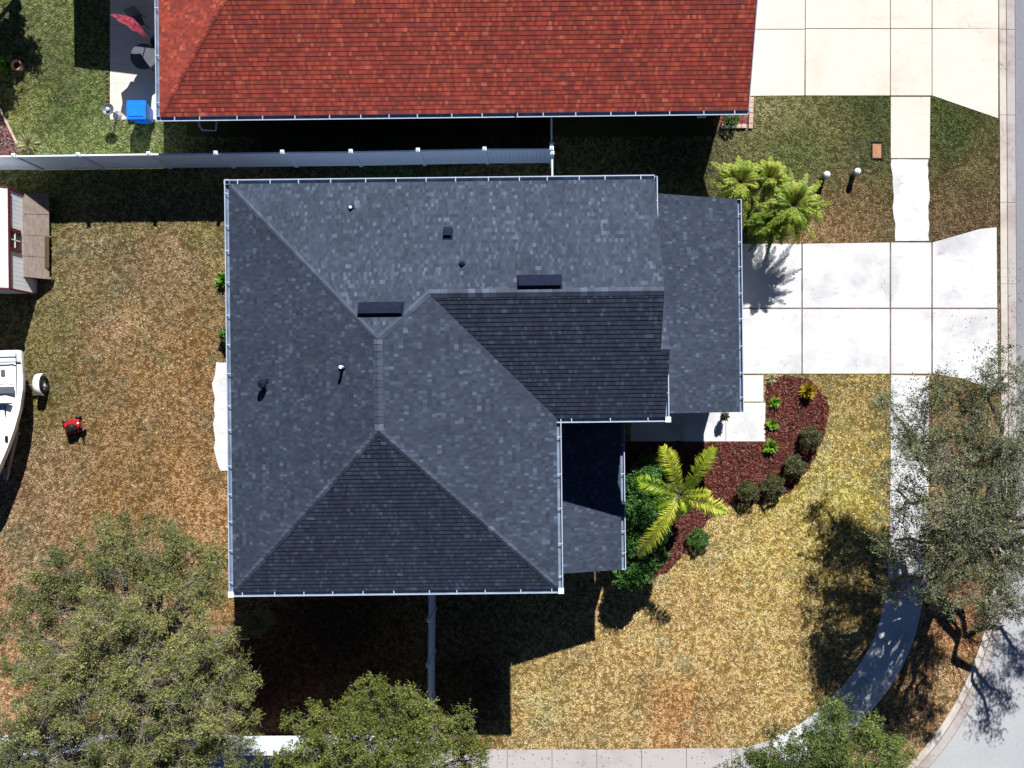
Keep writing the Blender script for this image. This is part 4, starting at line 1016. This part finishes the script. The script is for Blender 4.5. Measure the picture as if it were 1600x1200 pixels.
# ================================================================== boat on trailer
bo = Vector((W(33, 548, 1.45).x-1.22, W(33, 548, 1.45).y, 0))
boat = empty('boat', bo, R(1.5), 'white motor boat stored on the dry lawn at the left edge', 'boat')
st = [(0, 1.10, 1.40), (.15, 1.18, 1.40), (.7, 1.22, 1.41), (1.4, 1.22, 1.42), (2.1, 1.12, 1.45), (2.8, .93, 1.49), (3.5, .68, 1.54), (4.1, .42, 1.58), (4.6, .2, 1.62), (4.9, .02, 1.65)]
hull = MB(); vv = []; ring = 9
for (y, b, z) in st:
    k = b/1.22; zk = .62+.5*(1-k)**1.6
    prof = [(-b, z), (-b*.97, z-.25), (-b*.86, (z+zk)/2-.02), (-b*.5, zk+.14), (0, zk), (b*.5, zk+.14), (b*.86, (z+zk)/2-.02), (b*.97, z-.25), (b, z)]
    vv += [(x, -y, h) for x, h in prof]
ff = [(i*ring+k, i*ring+k+1, (i+1)*ring+k+1, (i+1)*ring+k) for i in range(len(st)-1) for k in range(ring-1)]
ff.append(tuple(range(ring-1, -1, -1))); hull.add(vv, ff); hull.build('hull', M['gel'], boat, smooth=True)
dk = MB()
def rimpts(sc, dz, ya=0): return [(b*sc*s_, -max(y, ya), z+dz) for s_ in (1,) for (y, b, z) in st]
# deck: outer gunwale ring then sunken cockpit
out_r = [(b, -y, z) for (y, b, z) in st]+[(-b, -y, z) for (y, b, z) in reversed(st)]
inn = [(min(b-.17, b*.84), -max(.22, min(y, 4.55)), z+.01) for (y, b, z) in st]+[(-min(b-.17, b*.84) if b > .2 else 0, -max(.22, min(y, 4.55)), z+.01) for (y, b, z) in reversed(st)]
inn = [(max(p[0], 0) if i < len(st) else min(p[0], 0), p[1], p[2]) for i, p in enumerate(inn)]
n = len(out_r); dk.add(out_r+inn, [(i, (i+1) % n, n+(i+1) % n, n+i) for i in range(n)]); dk.build('gunwale', M['gel'], boat)
fl = MB(); low = [(p[0]*.985, p[1], p[2]-(.05 if -p[1] > 2.3 or -p[1] < .4 else .12)) for p in inn]
fl.add(inn+low, [(i, (i+1) % n, n+(i+1) % n, n+i) for i in range(n)]+[tuple(range(2*n-1, n-1, -1))]); fl.build('cockpit_floor', M['gel'], boat)
mb = MB(); mb.box((.35, -.95, 1.36), (1.0, .55, .12)); mb.build('seat', M['gel'], boat, bevel=.05)
mb = MB(); mb.box((.55, -1.42, 1.48), (.8, .24, .03)); mb.build('dark_hatch', M['tabletop'], boat)
mb = MB(); mb.box((.55, -.8, 1.445), (.14, .22, .02)); mb.build('hatch', M['tabletop'], boat)
mb = MB(); mb.bar((-1.1, -.40, 1.46), (1.2, -.43, 1.46), .035, .03); mb.bar((1.03, -.1, 1.45), (1.03, -1.6, 1.45), .02, .02); mb.split('rail', M['black'], boat)
mb = MB(); mb.box((.68, -3.15, 1.56), (.09, .2, .05)); mb.box((.62, -2.1, 1.5), (.03, .4, .02)); mb.split('cleat', M['black'], boat)
mb = MB(); mb.bar((-.9, -1.9, 1.55), (.85, -1.9, 1.55), .05, .2); mb.build('windscreen', M['glass'], boat)
tr_ = empty('boat_trailer', bo, R(1.5), 'boat trailer with white fender under the white boat at the left edge', 'trailer')
mb = MB()
for s_ in (-1, 1): mb.bar((s_*.45, .05, .5), (s_*.45, -3.0, .5), .07, .1); mb.bar((s_*.45, -3.0, .5), (0, -4.7, .48), .07, .1)
for y_ in (-.2, -1.6, -3.0): mb.bar((-.56, y_, .5), (.56, y_, .5), .07, .08)
for s_ in (-1, 1): mb.bar((s_*.5, -.1, .68), (s_*.5, -3.2, .68), .1, .06); mb.box((s_*.5, -.4, .6), (.06, .06, .2)); mb.box((s_*.5, -2.8, .6), (.06, .06, .2))
mb.split('frame_bar', M['steel'], tr_)
wy_ = -1.22
for s_ in (-1, 1):
    Mw = Matrix.Rotation(R(90)*s_, 3, 'Y'); mb = MB(); mb.lathe([(.19, -.09), (.29, -.09), (.32, -.05), (.32, .05), (.29, .09), (.19, .09), (.19, -.09)], 24, (s_*1.34, wy_, .32), Mw); wl_ = mb.build('wheel', M['black'], tr_, smooth=True)
    mb = MB(); mb.lathe([(0, .05), (.07, .06), (.08, .02), (.19, .03), (.19, -.05), (0, -.05)], 20, (s_*1.34, wy_, .32), Mw); mb.build('rim', M['gel'], wl_)
    mb = MB(); pr = []
    for k in range(11):
        a = math.pi*k/10; pr.append((math.cos(a)*.39, math.sin(a)*.36))
    vv = []
    for (yy, zz) in pr: vv += [(s_*1.19, wy_+yy, .36+zz), (s_*1.42, wy_+yy, .36+zz*.97)]
    mb.add(vv, [(2*i, 2*i+1, 2*i+3, 2*i+2) for i in range(10)]); f_ = mb.build('fender', M['gel'], tr_, smooth=True); sm = f_.modifiers.new('t', 'SOLIDIFY'); sm.thickness = .02
    mb = MB(); mb.bar((s_*.85, wy_, .45), (s_*1.32, wy_, .36), .06, .06); mb.build('axle', M['steel'], tr_)

# ================================================================== mower
mo = W(119, 666, 0); mw = empty('lawn_mower', mo, R(20), 'small red push lawn mower with black wheels on the dry back lawn', 'lawn mower')
mb = MB(); mb.prism([(-.30, -.22), (.12, -.27), (.30, -.15), (.30, .15), (.12, .27), (-.30, .22)], .12, .26); mb.build('deck', M['red_paint'], mw, bevel=.03)
mb = MB(); mb.lathe([(.0, .50), (.10, .49), (.15, .44), (.16, .27), (.16, .25)], 18, (-.04, -.05, 0)); mb.box((.1, -.1, .34), (.14, .16, .16)); mb.build('engine', M['black'], mw, smooth=False)
for (a, b) in ((-.26, -.27), (-.26, .27), (.24, -.26), (.24, .26)):
    mb = MB(); mb.lathe([(0, -.035), (.11, -.035), (.12, 0), (.11, .035), (0, .035)], 16, (a, b, .12), Matrix.Rotation(R(90), 3, 'X')); mb.build('wheel', M['black'], mw)
mb = MB(); mb.tube([(.26, -.2, .2), (.48, -.2, .62), (.5, .2, .64), (.28, .2, .2)], .016, 8); mb.build('handle', M['black'], mw)
mb = MB(); mb.box((.33, .02, .44), (.05, .06, .1)); mb.build('cap', M['gel'], mw)

# ================================================================== neighbour patio things
# umbrella (tilted, half open)
ub = W(246, 66, 0); um = empty('patio_umbrella', ub, 0, 'drooping red patio umbrella leaning beside the red roofed house', 'umbrella')
top = W(204, 36, 1.95)-ub; tiltdir = Vector((math.cos(R(212)), math.sin(R(212)), 0))  # canopy leans away
axis = (Vector((0, 0, .16))+Vector((.55, .80, 0)).normalized()*.98).normalized()
ax_x = axis.cross(Vector((0, 0, 1))).normalized(); ax_y = axis.cross(ax_x); Mu = Matrix((ax_x, ax_y, axis)).transposed()
mb = MB(); vv = [top+axis*.2]; n = 16; rings = ((.28, .12), (.52, .0), (.68, -.14))
for (r_, z_) in rings:
    for k in range(n):
        a = 2*math.pi*k/n; rr = r_*(1 if k % 2 == 0 else .86)+random.uniform(-.02, .02); vv.append(top+Mu @ Vector((rr*math.cos(a), rr*math.sin(a), z_*(1 if k % 2 == 0 else .75))))
ff = [(0, 1+k, 1+(k+1) % n) for k in range(n)]
for i in range(2): ff += [(1+i*n+k, 1+(i+1)*n+k, 1+(i+1)*n+(k+1) % n, 1+i*n+(k+1) % n) for k in range(n)]
mb.add(vv, ff); cn = mb.build('canopy', M['umb'], um); sm = cn.modifiers.new('t', 'SOLIDIFY'); sm.thickness = .008
mb = MB(); mb.tube([(0, 0, 0), (0, 0, 1.6), tuple(top*.5+Vector((0, 0, 1.0))), tuple(top)], .02, 8); mb.build('pole', M['steel'], um)
mb = MB(); mb.lathe([(.25, 0), (.25, .05), (.05, .09), (.03, .3), (0, .3)], 20); mb.build('base', M['black'], um)
tb = W(224, 88, .74); pt = empty('patio_table', (tb.x, tb.y, 0), 0, 'round grey patio table on the shaded slab below the red umbrella', 'table')
mb = MB(); mb.lathe([(0, .74), (.46, .74), (.48, .725), (.46, .71), (0, .71)], 32); mb.build('tabletop', M['tabletop'], pt)
for k in range(4):
    a = k*math.pi/2+.5; mb = MB(); mb.tube([(.38*math.cos(a), .38*math.sin(a), .71), (.42*math.cos(a), .42*math.sin(a), .02)], .018, 8); mb.build('leg', M['black'], pt)
def pchair(px, py, rz, label):
    o = W(px, py, 0); t = empty('patio_chair', o, rz, label, 'chair', 'chairs by the patio table')
    mb = MB(); mb.box((0, 0, .43), (.44, .44, .03)); mb.build('seat', M['tabletop'], t); mb = MB(); mb.bar((0, .2, .45), (0, .28, .9), .44, .025); mb.build('backrest', M['tabletop'], t)
    for a in (-.2, .2):
        for b in (-.2, .2): mb = MB(); mb.tube([(a, b, .42), (a*1.1, b*1.1, 0)], .014, 6); mb.build('leg', M['black'], t)
pchair(222, 40, R(20), 'dark patio chair in the shade above the round grey table')
# blue bin
bb = W(212, 176, 0); bi = empty('storage_bin', W(219, 184, 0), 0, 'bright blue lidded storage bin on the patio corner', 'bin')
c0 = W(212, 171, .95); dxy = Vector((c0.x-bi.location.x, c0.y-bi.location.y, 0))
mb = MB(); w0, w1 = .26, .32
vv = [(dxy.x*.0+s_*w0+dxy.x, t_*w0+dxy.y, .05) for s_, t_ in ((-1, -1), (1, -1), (1, 1), (-1, 1))]+[(s_*w1+dxy.x, t_*w1*1.0+dxy.y, .86) for s_, t_ in ((-1, -1), (1, -1), (1, 1), (-1, 1))]
mb.add(vv, [(3, 2, 1, 0), (4, 5, 6, 7), (0, 1, 5, 4), (1, 2, 6, 5), (2, 3, 7, 6), (3, 0, 4, 7)]); mb.build('body', M['blue'], bi, bevel=.03)
mb = MB(); mb.box((dxy.x, dxy.y, .89), (.70, .68, .07)); mb.box((dxy.x, dxy.y, .935), (.54, .5, .03)); mb.build('lid', M['blue'], bi, bevel=.02)
mb = MB(); mb.bar((dxy.x-.25, dxy.y-.37, .85), (dxy.x+.25, dxy.y-.37, .85), .03, .03); mb.build('handle', M['blue'], bi)
for s_ in (-1, 1): mb = MB(); mb.lathe([(0, -.03), (.09, -.03), (.1, 0), (.09, .03), (0, .03)], 14, (dxy.x+s_*.27, dxy.y-.22, .1), Matrix.Rotation(R(90), 3, 'Y')); mb.build('wheel', M['black'], bi)
# pedestal
pd = W(184, 181, 0); pe = empty('bird_bath', pd, 0, 'small dark round bird bath on a thin post beside the patio slab', 'bird bath')
mb = MB(); mb.lathe([(0, .0), (.17, .0), (.18, .025), (.05, .05), (0, .05)], 24); mb.build('base', M['steel'], pe)
mb = MB(); mb.tube([(0, 0, .03), (0, 0, .72)], .02, 10); mb.build('post', M['black'], pe)
mb = MB(); mb.lathe([(0, .70), (.1, .71), (.21, .77), (.22, .79), (.2, .79), (.1, .735), (0, .73)], 28); mb.build('bowl', M['tabletop'], pe)
mb = MB(); mb.lathe([(0, .73), (.05, .75), (.07, .79), (.05, .84), (0, .86)], 18); mb.build('finial', M['gel'], pe, smooth=True)
# pot
po = W(33, 106, 0); pp_ = empty('plant_pot', po, 0, 'empty terracotta pot standing on the green lawn at the left', 'pot')
mb = MB(); mb.lathe([(0, 0), (.11, 0), (.165, .26), (.195, .27), (.195, .33), (.15, .33), (.13, .22)], 24); mb.build('pot', M['terracotta'], pp_, smooth=False)
mb = MB(); mb.lathe([(.135, .225), (0, .23)], 20); mb.build('soil', M['soil'], pp_)
# bed edging
mb = MB(); a = W(0, 168, 0); b = W(28, 226, 0); mb.bar(a+Vector((0, 0, .04)), b+Vector((0, 0, .04)), .07, .1); o = mb.build('timber_edging', M['brickp'], None, bevel=.01); tag(o, 'pale timber strip edging the mulch bed at the left fence', 'edging')
# edging stones along patio
st0 = None
for k in range(9):
    p = W(168+random.uniform(-1.2, 1.2), 113+k*6.3, 0); mb = MB(); mb.lathe([(0, -.02), (.05, 0), (.045, .05), (0, .07)], 8)
    if st0 is None: st0 = mb.build('edging_stone', M['stone']); o = st0
    else: o = st0.copy(); COL.objects.link(o)
    o.location = p; o.rotation_euler = (0, 0, random.uniform(0, 6)); o.scale = (random.uniform(.8, 1.3),)*2+(1,)
    tag(o, ['first', 'second', 'third', 'fourth', 'fifth', 'sixth', 'seventh', 'eighth', 'ninth'][k]+' small dark stone from the top beside the patio slab', 'stone', 'stones edging the neighbouring patio')
# brick edging at neighbour corner
be = empty('brick_edging', W(1168, 198, 0), 0, 'pale brick edging around the corner bed of the red roofed house', 'edging'); bO = W(1168, 198, 0)
mb = MB()
def row(a, b, n):
    A = W(*a)-bO; B_ = W(*b)-bO
    for k in range(n):
        p = A.lerp(B_, (k+.04)/n); q = A.lerp(B_, (k+.96)/n); mb.bar(p+Vector((0, 0, .05+random.uniform(-.006, .006))), q+Vector((0, 0, .05)), .15, .11)
row((1126, 198), (1166, 198), 5); row((1172, 202), (1174, 153), 6); mb.split('brick', M['brickp'], be, bevel=.008)
# pedestals (white capped posts) on the front lawn
def bollard(px, py, h, r, label):
    c = W(px, py, h); o = empty('lawn_post', (c.x, c.y, 0), 0, label, 'post', 'white capped posts on the front lawn')
    mb = MB(); mb.tube([(0, 0, -.02), (0, 0, h-.08)], r*.8, 14); mb.build('shaft', M['tabletop'], o)
    mb = MB(); mb.lathe([(r*.8, h-.12), (r, h-.12), (r*1.02, h-.05), (r*.75, h), (0, h+.02)], 18); mb.build('cap', M['pvc'], o, smooth=True); return o
bollard(1293, 272, .62, .12, 'white capped utility post on the lawn nearer the palms'); bollard(1341, 267, .58, .12, 'white capped utility post on the lawn nearer the sidewalk')
# meter box
mbx = empty('meter_box', W(1370, 235, 0), 0, 'orange lidded meter box set in the grass by the sidewalk', 'meter box')
mb = MB()
for (c, s_) in (((0, .31, .03), (.42, .05, .07)), ((0, -.31, .03), (.42, .05, .05)), ((-.19, 0, .03), (.04, .58, .05)), ((.19, 0, .03), (.04, .58, .05))): mb.box(c, s_)
mb.split('frame_bar', M['black'], mbx); mb = MB(); mb.box((0, -.02, .012), (.34, .56, .02)); mb.build('lid', M['orange'], mbx, bevel=.004)  # raised rim, coloured black to stand in for the shadow of the recess

# ================================================================== small litter and wear
def leaves_litter(name, boxes, n, label):
    x = np.concatenate([rng.uniform(W(b[0], 0).x, W(b[2], 0).x, int(n*b[4])) for b in boxes]); y = np.concatenate([rng.uniform(W(0, b[3]).y, W(0, b[1]).y, int(n*b[4])) for b in boxes]); m = len(x)
    a = rng.uniform(0, 6.28, m); l = rng.uniform(.015, .035, m); w = l*.45; z = rng.uniform(.062, .066, m); dx, dy = np.cos(a), np.sin(a); v = np.empty((m, 4, 3))
    for i, (s_, r_) in enumerate(((-1, 0), (0, -1), (1, 0), (0, 1))): v[:, i] = np.stack([x+dx*l*s_-dy*w*r_, y+dy*l*s_+dx*w*r_, z-.035+.006*i], 1)
    cols = np.array([(.12, .07, .03), (.2, .13, .06), (.07, .05, .03), (.16, .14, .06)]); c = cols[rng.integers(0, 4, m)]
    o = attr_mesh(name, v.reshape(-1, 3), np.arange(m*4).reshape(m, 4), M['chips'], {'gcol': ('FLOAT_COLOR', np.concatenate([c, np.ones((m, 1))], 1))}); tag(o, kind='stuff', label=label, cat='leaf litter')
leaves_litter('leaf_litter', [(1391, 587, 1452, 1000, .35), (1480, 480, 1558, 600, .03), (1455, 600, 1560, 1100, .3), (740, 1165, 1190, 1200, .08), (1564, 400, 1600, 1100, .2)], 1500, 'scattered dry leaves on the pavement around the right tree')
